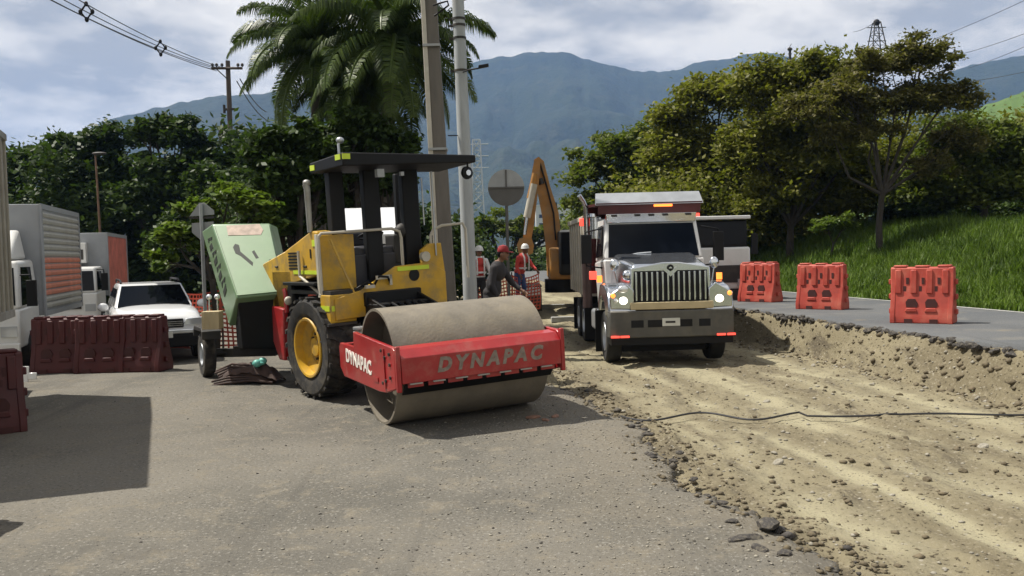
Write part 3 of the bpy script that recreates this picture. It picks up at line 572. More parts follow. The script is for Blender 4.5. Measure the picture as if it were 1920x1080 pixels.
make_tree('acacia_tree', 'yellow green tree partly cut off by the right edge of the picture', 'tree', rtree(1950, 40), pb([(1930, 265, 60, 40), (1990, 300, 80, 70), (1920, 310, 55, 55)], 40), L_acacia, 14000, .26, .16, GR, seed=6)
make_tree('bush', 'shaded bush filling the gap below the tall acacia fork', 'bush', rtree(1610, 39), pb([(1560, 375, 80, 50), (1650, 375, 75, 45), (1500, 395, 60, 38), (1620, 320, 70, 45), (1700, 300, 60, 45), (1560, 280, 60, 45)], 39), L_acacia, 30000, .22, .07, GR, seed=7, fork=.5)
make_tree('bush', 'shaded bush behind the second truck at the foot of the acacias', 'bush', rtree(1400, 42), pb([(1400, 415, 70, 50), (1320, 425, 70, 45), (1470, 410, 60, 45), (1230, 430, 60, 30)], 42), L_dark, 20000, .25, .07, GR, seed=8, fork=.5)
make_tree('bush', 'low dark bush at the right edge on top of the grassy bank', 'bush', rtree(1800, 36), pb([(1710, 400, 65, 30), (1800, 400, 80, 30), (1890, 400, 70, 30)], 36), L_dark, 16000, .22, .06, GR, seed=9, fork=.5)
make_tree('bush', 'pale green sapling in the sunlit gap under the middle acacia', 'bush', rtree(1560, 33), pb([(1550, 425, 26, 22), (1585, 415, 22, 20)], 33), L_bright, 2500, .16, .04, GR, seed=10, fork=.5)
# left trees
GL = 'dark trees behind the parked trucks'
def ltree(u, d): p = at(u, 430, d); return (p[0], p[1], -0.3)
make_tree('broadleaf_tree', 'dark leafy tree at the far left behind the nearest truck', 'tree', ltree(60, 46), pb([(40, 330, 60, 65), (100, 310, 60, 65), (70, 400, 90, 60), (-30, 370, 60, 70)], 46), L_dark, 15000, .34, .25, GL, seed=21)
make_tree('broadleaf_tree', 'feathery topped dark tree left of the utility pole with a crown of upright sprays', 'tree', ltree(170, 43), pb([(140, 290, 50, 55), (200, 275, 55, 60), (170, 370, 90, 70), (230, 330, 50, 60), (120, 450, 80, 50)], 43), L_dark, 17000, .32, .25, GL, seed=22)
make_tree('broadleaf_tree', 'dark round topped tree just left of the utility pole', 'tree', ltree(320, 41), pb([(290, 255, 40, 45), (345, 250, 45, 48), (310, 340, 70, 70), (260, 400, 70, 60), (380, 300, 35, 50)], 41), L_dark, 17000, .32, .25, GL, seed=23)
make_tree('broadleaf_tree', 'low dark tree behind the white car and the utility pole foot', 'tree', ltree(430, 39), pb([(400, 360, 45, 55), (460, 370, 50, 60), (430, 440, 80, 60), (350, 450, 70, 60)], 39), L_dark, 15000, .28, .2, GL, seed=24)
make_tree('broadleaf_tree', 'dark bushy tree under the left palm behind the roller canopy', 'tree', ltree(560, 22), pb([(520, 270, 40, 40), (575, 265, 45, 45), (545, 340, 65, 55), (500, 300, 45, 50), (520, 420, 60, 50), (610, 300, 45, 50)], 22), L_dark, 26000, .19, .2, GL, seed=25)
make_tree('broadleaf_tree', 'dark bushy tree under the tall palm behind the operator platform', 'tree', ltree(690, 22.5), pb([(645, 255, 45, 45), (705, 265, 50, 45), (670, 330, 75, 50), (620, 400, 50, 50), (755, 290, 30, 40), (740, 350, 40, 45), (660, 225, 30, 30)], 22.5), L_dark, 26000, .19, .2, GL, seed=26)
make_tree('broadleaf_tree', 'distant low green tree behind the round sign', 'tree', ltree(930, 75), pb([(920, 430, 45, 38), (980, 440, 40, 38), (880, 440, 40, 40), (1040, 440, 50, 35)], 75), L_acacia2, 9000, .42, .3, 'distant trees behind the works', seed=27)
make_tree('broadleaf_tree', 'distant tree between the excavator boom and the dump truck', 'tree', ltree(1090, 80), pb([(1080, 425, 40, 28), (1130, 425, 45, 30)], 80), L_dark, 6000, .45, .3, 'distant trees behind the works', seed=28)
make_tree('almond_tree', 'bright large leaved shrub lit by the sun above the white car and the green machine', 'shrub', at(400, 600, 20)*np.array([1, 1, 0]), pb([(430, 365, 45, 22), (370, 400, 45, 28), (480, 390, 40, 25), (325, 445, 35, 25), (400, 440, 45, 35), (310, 490, 38, 25), (500, 430, 30, 35), (350, 450, 40, 40)], 20), L_bright, 13000, .20, .08, 'sunlit shrubs behind the green machine', seed=29, flat=.6, up=.9, fork=.6)
def thicket(name, u0, u1, d0, d1, zt, n, size, mt, seed, zb=0.0):
    rg = np.random.default_rng(seed); k = n//90; u = rg.uniform(u0, u1, k); d = rg.uniform(d0, d1, k); x = (u-960)/F_PX*d
    h = zt*(0.75+.5*fbm(x*.35, x*0, 3, seed)*1.4); z = h*rg.random(k)**.75; C = np.stack([x, d, z], -1)
    C = (C[:, None, :]+rg.normal(size=(k, 90, 3))*np.array([.55, .55, .4])).reshape(-1, 3); C = C[C[:, 2] > -.2]; C[:, 2] += zb
    o = leaves(name, C, size, mt, None, rg, up=.6); tag(o, kind='stuff'); return o
thicket('undergrowth', 1150, 2050, 37, 44, 5.2, 60000, .24, L_acacia, 503, 2.2)
thicket('undergrowth', 1080, 1480, 48, 54, 4.2, 26000, .28, L_acacia2, 504, 2.0)
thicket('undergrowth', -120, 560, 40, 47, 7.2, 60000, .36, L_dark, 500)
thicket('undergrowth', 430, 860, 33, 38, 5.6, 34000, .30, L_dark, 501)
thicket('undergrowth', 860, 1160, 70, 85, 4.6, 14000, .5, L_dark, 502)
# ---- palms
def frond_mesh(el, Lr, seed):
    rg = np.random.default_rng(seed); V = []; Fq = []
    n = 26; p = np.array([0.0, 0, 0]); a = math.radians(el); pts = [p.copy()]
    for i in range(n):
        st = Lr/n; a -= math.radians(1.5+4.2*(i/n))*(1.0 if el > 0 else 0.7); a = max(a, -1.45); p = p+np.array([math.cos(a)*st, 0, math.sin(a)*st]); pts.append(p.copy())
    pts = np.array(pts); mb = MB(); mb.tube([tuple(q) for q in pts[::2]], .02, 5, rr=list(np.linspace(.035, .006, len(pts[::2]))))
    V = [list(v) for v in mb.v]; Fs = [f for f in mb.f]
    m_ = 110
    for i in range(m_):
        f = 0.10+0.89*i/m_; k = f*n; j = min(int(k), n-1); c = pts[j]+(pts[j+1]-pts[j])*(k-j); tg = pts[j+1]-pts[j]; tg = tg/np.linalg.norm(tg)
        ll = Lr*0.24*math.sin(math.pi*min(1, f*0.86+0.12))**0.6*rg.uniform(.8, 1.1)
        for sd_ in (-1, 1):
            d0 = tg*0.45+np.array([0, sd_*0.85, rg.uniform(-.15, .35)]); d0 /= np.linalg.norm(d0)
            d1 = d0*0.55+np.array([0, 0, -0.85]); d1 /= np.linalg.norm(d1)
            m1 = c+d0*ll*.45; e = m1+d1*ll*.6; w = tg*0.0068
            b = len(V); V += [list(c-w*.5), list(c+w*.5), list(m1+w), list(m1-w), list(e)]
            Fs += [(b, b+1, b+2, b+3), (b+3, b+2, b+4)]
    me = bpy.data.meshes.new('frond'); me.from_pydata([tuple(v) for v in V], [], Fs); me.materials.append(L_palm); me.update(); return me
ELS = [78, 62, 45, 28, 10, -10, -30]
FM = {(e, k): frond_mesh(e, 1.0, 300+e+k) for e in ELS for k in (0, 1)}
def palm(label, base, top, Lr, nf, seed, rt):
    rr = random.Random(seed); th = thing('palm_tree', label, 'palm', base, group='tall palms behind the roller')
    t_ = Vector([float(c) for c in (np.array(top)-np.array(base))])
    mb = MB(); mb.tube([(0, 0, -.4), (t_.x*.3, t_.y*.3, t_.z*.35), (t_.x*.7, t_.y*.7, t_.z*.7), tuple(t_)], rt, 12, rr=[rt*1.3, rt*1.05, rt, rt*.8])
    for i in range(18):
        z = t_.z*(.1+.85*i/18); mb.lathe([(rt*1.04, 0), (rt*1.09, .03), (rt*1.04, .06)], (t_.x*z/t_.z, t_.y*z/t_.z, z), (0, 0, 1), 12)
    mb.build('trunk', M_palmbark, th)
    for i in range(nf):
        f = (i+.5)/nf; el = ELS[min(6, int(f**0.8*7))]; o = link('frond', FM[(el, i % 2)], None, th)
        o.location = (t_.x, t_.y, t_.z+.15-.3*f); o.rotation_euler = (rr.uniform(-.15, .15), rr.uniform(-.08, .08), i*2.39996+rr.uniform(-.2, .2)); s = Lr*rr.uniform(.85, 1.1); o.scale = (s, s, s)
pt = at(738, 80, 24); palm('tall palm with arching fronds behind the concrete pole, the right one of the pair', (pt[0]-.9, pt[1]+.6, 0), pt, 3.0, 38, 3, .20)
pt = at(592, 90, 26); palm('shorter palm with drooping fronds left of the roller canopy, the left one of the pair', (pt[0]-.1, pt[1], 0), pt, 2.9, 34, 4, .18)
pt = at(680, 165, 25); palm('lowest palm with olive fronds hanging over the roller canopy', (pt[0]-.1, pt[1], 0), pt, 2.4, 26, 5, .14)
# ---- grass
def grass(name, n, s0, s1, t0, t1, hh, seed, mt):
    rg = np.random.default_rng(seed); nt_ = n//14
    s = s0+(s1-s0)*rg.random(nt_)**1.35; t = t0+(t1-t0)*rg.random(nt_); s = np.repeat(s, 14)+rg.normal(0, .10, nt_*14); t = np.repeat(t, 14)+rg.normal(0, .10, nt_*14)
    hs = np.repeat(rg.uniform(.55, 1.15, nt_), 14)*rg.uniform(.7, 1.1, nt_*14)*hh*(0.5+0.5*sst((t-t0)/1.0))
    t = np.maximum(t, t0-.12)
    x, y = XY(s, t); z = bank_z(x, y, s, t); n = len(x); C = np.stack([x, y, z-.03], -1)
    a = rg.uniform(0, 6.28, n); d = np.stack([np.cos(a), np.sin(a), np.zeros(n)], -1); w = np.stack([-np.sin(a), np.cos(a), np.zeros(n)], -1)*(0.009+0.009*rg.random(n))[:, None]
    b = rg.uniform(.15, .75, n)[:, None]; up = np.array([0, 0, 1.0]); H = hs[:, None]
    p1 = C+up*H*.55+d*H*b*.18; p2 = C+up*H*(1-.35*b)+d*H*b*.75
    V = np.stack([C-w*.7, C+w*.7, p1+w, p1-w, p2], 1); i = np.arange(n)*5
    me = bpy.data.meshes.new(name)
    Fa = np.stack([i, i+1, i+2, i+3], -1); Fb = np.stack([i+3, i+2, i+4, i+4], -1)
    V2 = np.concatenate([V, (p2+w*.12)[:, None]], 1); i = np.arange(n)*6
    Fa = np.concatenate([np.stack([i, i+1, i+2, i+3], -1), np.stack([i+3, i+2, i+5, i+4], -1)])
    o = np_mesh(name, V2, Fa, mt); tag(o, kind='stuff'); return o
grass('tall_grass', 180000, 9, 46, 13.72, 23.5, 0.66, 1, L_grass)
# ------------------------------------------------------------------ shared vehicle builders
def text_mesh(txt, size, ext, shear=0.0, bold=0.0, space=1.0):
    cu = bpy.data.curves.new('lettering', 'FONT'); cu.body = txt; cu.size = size; cu.extrude = ext; cu.shear = shear; cu.offset = bold; cu.space_character = space
    cu.align_x = 'CENTER'; cu.align_y = 'CENTER'; cu.resolution_u = 3
    o = bpy.data.objects.new('lettering_tmp', cu); COL.objects.link(o); dg = bpy.context.evaluated_depsgraph_get()
    me = bpy.data.meshes.new_from_object(o.evaluated_get(dg)); bpy.data.objects.remove(o); return me
def put_text(txt, size, mt, parent, loc, rot, ext=.004, **k):
    me = text_mesh(txt, size, ext, **k); me.materials.clear(); me.materials.append(mt)
    o = link('lettering', me, None, parent); o.location = loc; o.rotation_euler = rot; return o
def tyre_prof(R, r, w):
    return [(r, -w*.42), (r+(R-r)*.25, -w*.5), (R*.93, -w*.5), (R*.985, -w*.42), (R, -w*.25), (R, w*.25), (R*.985, w*.42), (R*.93, w*.5), (r+(R-r)*.25, w*.5), (r, w*.42)]
def wheel(parent, c, R, w, rimmat, ax=(1, 0, 0), side=1, rr=.56, M=None, tmat=None, lug=0, name='wheel', nuts=8):
    """wheel part (tyre) with rim as sub-part; c centre, ax axle, side = outer side"""
    mb = MB(M); mb.lathe(tyre_prof(R, R*rr, w), c, ax, 40, close=True)
    if lug:
        for i in range(lug):
            a = 2*math.pi*i/lug
            for sg in (-1, 1):
                aa = a+(0 if sg < 0 else math.pi/lug)
                P = []
                for (al, da) in ((0.02*w, -.0), (w*.5, .16)):
                    for rad in (R*.985, R*1.035):
                        for dd in (-.042, .042):
                            th = aa+da+dd; P.append((c[0]+sg*al*ax[0], c[1]+rad*math.cos(th), c[2]+rad*math.sin(th)))
                mb.hexa([P[0], P[1], P[5], P[4], P[2], P[3], P[7], P[6]])
    ty = mb.build(name, tmat or M_rub, parent)
    r = R*rr; s = side; e = w*.5
    m2 = MB(M); m2.lathe([(r*1.02, e*.93*s), (r*1.0, e*1.0*s), (r*.93, e*.98*s), (r*.90, e*.55*s), (r*.62, e*.35*s), (r*.60, e*.28*s), (r*.32, e*.28*s), (r*.30, e*.55*s), (0.001, e*.58*s)], c, ax, 32)
    m2.lathe([(r*1.02, -e*.93*s), (r*.9, -e*.5*s), (.01, -e*.4*s)], c, ax, 24)
    m2.build('rim', rimmat, ty)
    if nuts:
        m3 = MB(M)
        for i in range(nuts):
            a = 2*math.pi*i/nuts; q = (c[0]+ax[0]*e*.28*s, c[1]+math.cos(a)*r*.45, c[2]+math.sin(a)*r*.45)
            m3.cyl(q, (q[0]+ax[0]*.03*s, q[1], q[2]), .016*R/.5, n=6)
        m3.build('wheel_nuts', M_dark, ty)
    return ty
# ------------------------------------------------------------------ road roller
def build_roller():
    psi = R_(38); J = Vector((-1.47, 13.38, 0))
    t = thing('road_roller', 'yellow and red single drum road roller with black canopy standing on the asphalt', 'road roller', J+Vector((0, 0, .04)), math.pi+psi, ry=R_(2.2))
    FR = Matrix.Rotation(R_(26.5-38), 4, 'Z')     # front unit steered
    D = 1.50                                     # drum axle ahead of joint
    def B(): return MB(FR)
    # drum
    Rd, hw = .76, 1.065
    b = B(); b.lathe([(Rd, -hw), (Rd, hw), (Rd-.035, hw), (Rd-.035, hw-.30), (.12, hw-.30), (.12, -hw+.30), (Rd-.035, -hw+.30), (Rd-.035, -hw)], (0, D, Rd), (1, 0, 0), 72, close=True)
    dr = b.build('drum', M_drum, t, ang=30)
    for s in (-1, 1):
        b = B(); b.cyl((s*(hw-.30), D, Rd), (s*(hw-.12), D, Rd), .26, .22, 24); b.cyl((s*(hw-.12), D, Rd), (s*(hw+.06), D, Rd), .13, .13, 20)
        for k in range(8):
            a = k*math.pi/4; b.cyl((s*(hw-.13), D+.19*math.cos(a), Rd+.19*math.sin(a)), (s*(hw-.08), D+.19*math.cos(a), Rd+.19*math.sin(a)), .025, n=6)
        b.build('drum_hub', M_dark, dr)
    # side plates
    poly = [(D+.97, .60), (D+.97, 1.07), (D+.90, 1.10), (D-.72, 1.17), (D-.74, .96), (D-1.42, .96), (D-1.48, .90), (D-1.48, .60), (D-1.30, .48), (D+.3, .48), (D+.55, .50)]
    fr = None
    for s in (-1, 1):
        b = B(); x0 = 1.105 if s > 0 else -1.165
        b.prism(poly, x0, x0+.06, 'x'); b.box(x0-.0, x0+.06, D+.97, D+1.03, .56, 1.12)
        p = b.build('side_plate', M_red, t, bevel=.012)
        b = B()
        for (yy, zz_) in [(D+.8, .72), (D+.8, .88), (D+.8, 1.01), (D+.5, .62), (D+.5, 1.03), (D+.62, .95), (D+.62, .66)]:
            b.cyl((s*1.165, yy, zz_), (s*1.185, yy, zz_), .022, n=8)
        b.build('bolts', M_dark, p)
        if s > 0:
            me = put_text('DYNAPAC', .25, M_letterwhite, p, (0, 0, 0), (0, 0, 0), bold=.009, ext=.003)
            me.matrix_local = FR @ Matrix.Translation((1.169, D-.55, .77)) @ Matrix.Rotation(R_(90), 4, 'Z') @ Matrix.Rotation(R_(90), 4, 'X') @ Matrix.Rotation(R_(-3), 4, 'Z')
            b = B(); b.box(1.168, 1.176, D+.10, D+.30, .60, .66); b.box(1.168, 1.18, D+.55, D+.6, .56, 1.06); b.build('stiffener', M_red, p)
    # front cross bar : folded plate
    b = B(); b.prism([(D+.99, .66), (D+1.03, .66), (D+1.03, .97), (D+.93, 1.07), (D+.74, 1.09), (D+.74, 1.06), (D+.91, 1.04), (D+.99, .95)], -1.10, 1.10, 'x')
    bar = b.build('front_crossbar', M_red, t, bevel=.006)
    b = B(); b.prism([(D-1.42, .6), (D-1.3, .6), (D-1.3, .95), (D-1.42, .95)], -1.1, 1.1, 'x'); b.build('rear_crossbar', M_red, t, bevel=.006)
    me = put_text('DYNAPAC', .24, M_lettergrey, bar, (0, 0, 0), (0, 0, 0), bold=.012, shear=.25, ext=.002, space=1.45)
    me.matrix_local = FR @ Matrix.Translation((-.08, D+1.033, .835)) @ Matrix.Rotation(math.pi, 4, 'Z') @ Matrix.Rotation(R_(90), 4, 'X')
    # scraper: rubber strip bolted under bar with slots between holders
    b = B(); b.box(-1.02, -.82, D+.965, D+.985, .60, .70); cl = b.build('scraper_holder', M_red, bar)
    for k in range(1, 8): q = FR @ Vector((k*.262, 0, 0)); share('scraper_holder', cl, bar, tuple(q))
    b = B(); b.box(-.95, -.79, D+1.03, D+1.055, .645, .66); cl = b.build('scraper_clip', M_silver, bar)
    for k in range(1, 7): q = FR @ Vector((k*.30, 0, 0)); share('scraper_clip', cl, bar, tuple(q))
    b = B(); b.prism([(D+.80, .50), (D+.82, .49), (D+.965, .64), (D+.945, .66)], -1.04, 1.04, 'x'); b.build('scraper_blade', M_blk, t)
    # springs/buffers seen beside plate, rear
    b = B()
    for k in range(4): b.lathe([(.02, 0), (.10, 0), (.10, .03), (.02, .03)], (1.0, D-.92, 1.0+k*.06), (0, 0, 1), 16)
    b.build('buffer', M_steel, t)
    b = B(); b.box(-.9, .9, D-1.35, D-.95, .55, .9); b.cyl((0, D-1.5, .4), (0, D-1.5, 1.1), .14); b.box(-.25, .25, D-1.75, D-1.3, .45, .62); b.box(-.25, .25, D-1.75, D-1.3, .9, 1.05); b.build('articulation_joint', M_blk, t, bevel=.01)
    # rear unit ---------------------------------------------------------
    ax = -1.30
    for s in (-1, 1):
        wheel(t, (s*.86, ax, .80), .77, .58, M_yel, side=s, lug=22, rr=.60, nuts=10)
    b = MB(); b.cyl((-.6, ax, .8), (.6, ax, .8), .17); b.box(-.3, .3, ax-.3, ax+.3, .55, 1.05); b.build('axle', M_blk, t)
    # chassis
    b = MB(); b.box(-.48, .48, -3.2, -.2, .85, 1.45); b.box(-.5, .5, -2.1, -.5, 1.4, 1.62); b.build('chassis', M_blk, t, bevel=.02)
    # yellow nose yoke (wedge) between platform and drum
    def nose(x0, x1): 
        return [(-.95, 1.10), (-.95, 1.50), (-.50, 1.55), (.35, 1.30), (.35, 1.0)]
    b = MB(); b.prism(nose(0, 0), .42, .47, 'x'); b.prism(nose(0, 0), -.47, -.42, 'x')
    ns = b.build('nose', M_blk, t, bevel=.01)
    # front wide sloping plate toward right hand side with hole
    b = MB(); b.prism([(.98, 1.24), (.98, 1.56), (.52, 1.66), (-.10, 1.98), (-.72, 2.0), (-1.02, 1.84), (-1.02, 1.3)], -.62, -.57, 'y')
    fp = b.build('front_plate', M_yel, t, bevel=.008)
    b = MB(); b.cyl((-.42, -.569, 1.82), (-.42, -.560, 1.82), .095, n=24); b.build('plate_hole', M_blk, fp)
    b = MB(); b.box(-.70, -.12, -.575, -.555, 1.90, 1.965); b.build('reflective_strip', M_hiv, fp)
    # step box
    b = MB(); b.box(.62, 1.05, -.92, -.60, 1.20, 1.62); st = b.build('step_box', M_yel, t, bevel=.012)
    b = MB(); b.box(1.052, 1.058, -.9, -.62, 1.38, 1.46); b.box(.64, 1.03, -.598, -.592, 1.38, 1.46); b.build('reflective_strip', M_hiv, st)
    b = MB(); b.box(.64, 1.12, -.95, -.55, 1.16, 1.20); b.build('tread_plate', M_dark, st)
    # platform floor
    b = MB(); b.box(-1.0, 1.02, -2.05, -.62, 1.62, 1.68); b.build('platform_floor', M_dark, t)
    # yellow left front guard panel with leaning strut
    b = MB(); b.box(.40, 1.0, -.99, -.95, 1.68, 2.52); pn = b.build('guard_panel', M_yel, t, bevel=.006)
    b = MB(); b.cyl((.84, -.86, 2.45), (.62, -.62, 1.60), .022); b.build('guard_strut', M_yel, pn)
    b = MB(); b.box(-.85, .42, -1.9, -1.0, 1.68, 2.30); b.box(-.85, .42, -1.02, -.96, 1.68, 2.2); b.build('console_base', M_seat, t, bevel=.03)
    # side handrail hoop, front rails
    def hoop(name, P, r=.024, mt=M_cream): return MB().tube(P, r, 10).build(name, mt, t)
    hoop('handrail', [(1.02, -.90, 1.62), (1.02, -.90, 2.50), (.98, -.87, 2.55), (-.20, -.80, 2.57), (-.33, -.79, 2.52), (-.36, -.79, 2.42), (-.36, -.79, 1.95)])
    hoop('handrail', [(-.92, -.80, 1.75), (-.92, -.80, 2.42), (-.97, -.78, 2.52), (-1.10, -.72, 2.58), (-1.42, -.58, 2.60), (-1.46, -.56, 2.50), (-1.46, -.56, 1.7)], mt=M_cream)
    hoop('handrail', [(1.03, -.90, 1.62), (1.03, -1.62, 1.9), (1.03, -1.62, 2.3)], mt=M_cream)
    MB().box(1.0, 1.05, -.98, -.90, 1.58, 2.54).build('corner_post', M_cream, t, bevel=.006)
    # right front bracket bits
    b = MB(); b.prism([(-.62, 1.9), (-.62, 2.2), (-.78, 2.3), (-1.0, 2.3), (-1.05, 1.8)], -.70, -.62, 'y'); b.build('lamp_bracket', M_yel, t, bevel=.01)
    b = MB(); b.cyl((-.60, -.56, 2.10), (-.60, -.46, 2.10), .07, .08); b.build('work_lamp', M_cream, t)
    # hood at the rear (yellow) and fender
    b = MB(); b.prism([(-1.02, 1.92), (-1.02, 2.58), (-1.22, 2.60), (-2.25, 2.30), (-3.2, 2.1), (-3.2, 1.3), (-2.4, 1.3), (-2.2, 1.75)], .72, .98, 'x'); hd = b.build('engine_hood', M_yel, t, bevel=.02)
    b = MB(); b.box(-.82, .718, -3.1, -1.9, 1.6, 2.25); b.build('engine_deck', M_blk, t, bevel=.03)
    b = MB(); b.box(.982, .99, -1.95, -1.04, 1.93, 1.99); b.build('reflective_strip', M_hiv, hd)
    b = MB(); b.box(.982, .99, -1.30, -1.26, 2.18, 2.32); b.build('vent_slot', M_blk, hd)
    lv = None
    for k in range(6):
        if lv is None: b = MB(); b.box(-.16, .16, -.006, .006, -.016, .010); lv = b.build('louver', M_blk, hd); lv.location = (.982, -1.95, 2.02); lv.rotation_euler = (0, 0, R_(90))
        else: share('louver', lv, hd, (.982, -1.95, 2.02+k*.05), rot=(0, 0, R_(90)))
    b = MB(); b.box(.981, .99, -1.20, -1.08, 2.36, 2.46); b.build('warning_sticker', M_hiv, hd)
    for yy in (-1.5, -2.6): b = MB(); b.cyl((.98, yy-.05, 2.05), (.98, yy+.05, 2.05), .018); b.build('hinge', M_dark, hd)
    b = MB(); rr = random.Random(12)
    for k in range(5): x = -.25+.12*k; b.tube([(x, -.5, 1.25), (x+.05, -.1, 1.45), (x-.04, .35, 1.25), (x, .6, 1.0)], .022, 8)
    b.build('hydraulic_hoses', M_blk, t)
    b = MB(); b.tube([(1.12, -.93, 1.18), (1.12, -.93, .92), (1.12, -.62, .92), (1.12, -.62, 1.18)], .018); b.build('foot_step', M_dark, t)
    b = MB(); b.box(.84, 1.10, -2.15, -1.0, 1.76, 1.81); b.build('fender', M_blk, t, bevel=.01)
    b = MB(); b.box(.70, .98, -2.85, -2.05, 1.0, 2.0); b.build('fuel_tank', M_blk, t, bevel=.04)
    # red rear frame/ counterweight
    b = MB(); b.prism([(-2.38, .5), (-2.3, 1.36), (-2.75, 1.40), (-2.8, .8), (-2.6, .5)], -1.0, 1.06, 'x'); b.build('rear_frame', M_red, t, bevel=.02)
    b = MB(); b.tube([(1.0, -2.28, 1.3), (1.0, -2.28, 1.62), (1.0, -2.32, 1.68)], .04, 10); b.build('rear_lamp', M_red, t)
    b = MB(); b.ell((1.02, -2.15, 1.50), (.07, .05, .07)); b.build('rear_reflector', M_cream, t)
    # seat and steering
    b = MB(); b.box(-.30, .25, -1.75, -1.25, 2.15, 2.32); b.box(-.30, .25, -1.88, -1.72, 2.3, 2.56); b.build('seat', M_seat, t, bevel=.05)
    b = MB(); b.cyl((0, -1.0, 1.9), (0, -1.12, 2.45), .04); b.lathe([(.20, 0), (.215, .015), (.20, .03), (.185, .015)], (0, -1.13, 2.47), (0, -.3, 1), 28, close=True); b.box(-.2, .2, -1.145, -1.12, 2.47, 2.5); b.build('steering_wheel', M_blk, t)
    b = MB(); b.box(-.75, -.32, -1.25, -.95, 2.0, 2.48); b.ell((-.55, -1.0, 2.52), (.18, .12, .14)); b.build('instrument_console', M_dark, t, bevel=.03)
    # ROPS posts
    for (x0, x1, y0, y1) in [(.54, .78, -1.25, -1.08), (.02, .30, -1.02, -.88), (-.70, -.40, -1.02, -.88), (-.95, -.85, -1.95, -1.85)]:
        b = MB(); b.box(x0, x1, y0, y1, 1.68, 3.52); o_ = b.build('canopy_post', M_blk, t, bevel=.02); o_.location.x = -.10
    # canopy
    b = MB(); b.hexa([(-1.34, -1.28, 3.50), (1.04, -1.28, 3.48), (1.04, -.18, 3.50), (-1.34, -.18, 3.56), (-1.34, -1.28, 3.66), (1.04, -1.28, 3.64), (1.04, -.18, 3.70), (-1.34, -.18, 3.68)])
    cp = b.build('canopy', M_blk, t, bevel=.02); cp.location.x = -.14
    b = MB(); b.box(.92, 1.045, -.182, -.17, 3.60, 3.68); b.build('reflector', M_hiv, cp)
    b = MB(); b.box(1.038, 1.05, -1.25, -1.1, 3.52, 3.60); b.box(1.038, 1.05, -.40, -.24, 3.6, 3.68); b.build('reflector', M_hiv, cp)
    b = MB(); b.box(.34, .46, -.30, -.22, 3.34, 3.46); b.build('work_lamp', M_sign, cp); b = MB(); b.box(-.02, .04, -.30, -.25, 3.36, 3.42); b.build('work_lamp', M_sign, cp)
    b = MB(); b.lathe([(.05, 0), (.10, .01), (.105, .05), (.06, .12), (.001, .12)], (-1.22, -.25, 3.40), (0, -1, 0), 20); b.cyl((-1.22, -.26, 3.38), (-1.22, -.26, 3.56), .015); b.build('round_work_lamp', M_blk, cp)
    b = MB(); b.cyl((-1.22, -.245, 3.40), (-1.22, -.235, 3.40), .045); b.build('lamp_lens', M_lens, cp)
    b = MB(); b.tube([(.95, -.45, 3.70), (.95, -.45, 3.84), (.92, -.45, 3.88)], .02); b.ell((.92, -.45, 3.90), (.06, .06, .05)); b.build('beacon', M_steel, cp)
    # exhaust stack, light
    b = MB(); b.tube([(.98, -1.25, 2.58), (.98, -1.25, 3.25), (1.0, -1.25, 3.32)], .045, 12, rr=[.04, .05, .05]); b.ell((.98, -1.25, 3.34), (.06, .06, .05)); b.build('exhaust_pipe', M_silver, t)
    # mirrors / thin bars right
    hoop('grab_bar', [(-.88, -.60, 2.1), (-.88, -.60, 3.45)], .014, M_steel); hoop('grab_bar', [(-.70, -.62, 2.6), (-.70, -.62, 3.35)], .012, M_steel)
    # hoses & small clutter on platform edge
    b = MB(); b.tube([(.3, -.6, 1.7), (.25, -.5, 1.85), (.1, -.5, 1.83), (.02, -.55, 1.72)], .02); b.tube([(.6, -.6, 1.68), (.45, -.52, 1.78), (.35, -.5, 1.72)], .018); b.build('hose', M_blk, t)
    b = MB(); b.box(.02, .30, -.52, -.50, 1.80, 1.86); b.box(.02, .06, -.52, -.50, 1.70, 1.86); b.box(.35, .5, -.52, -.46, 1.68, 1.73); b.build('latch', M_cream, t)
    return t
build_roller()
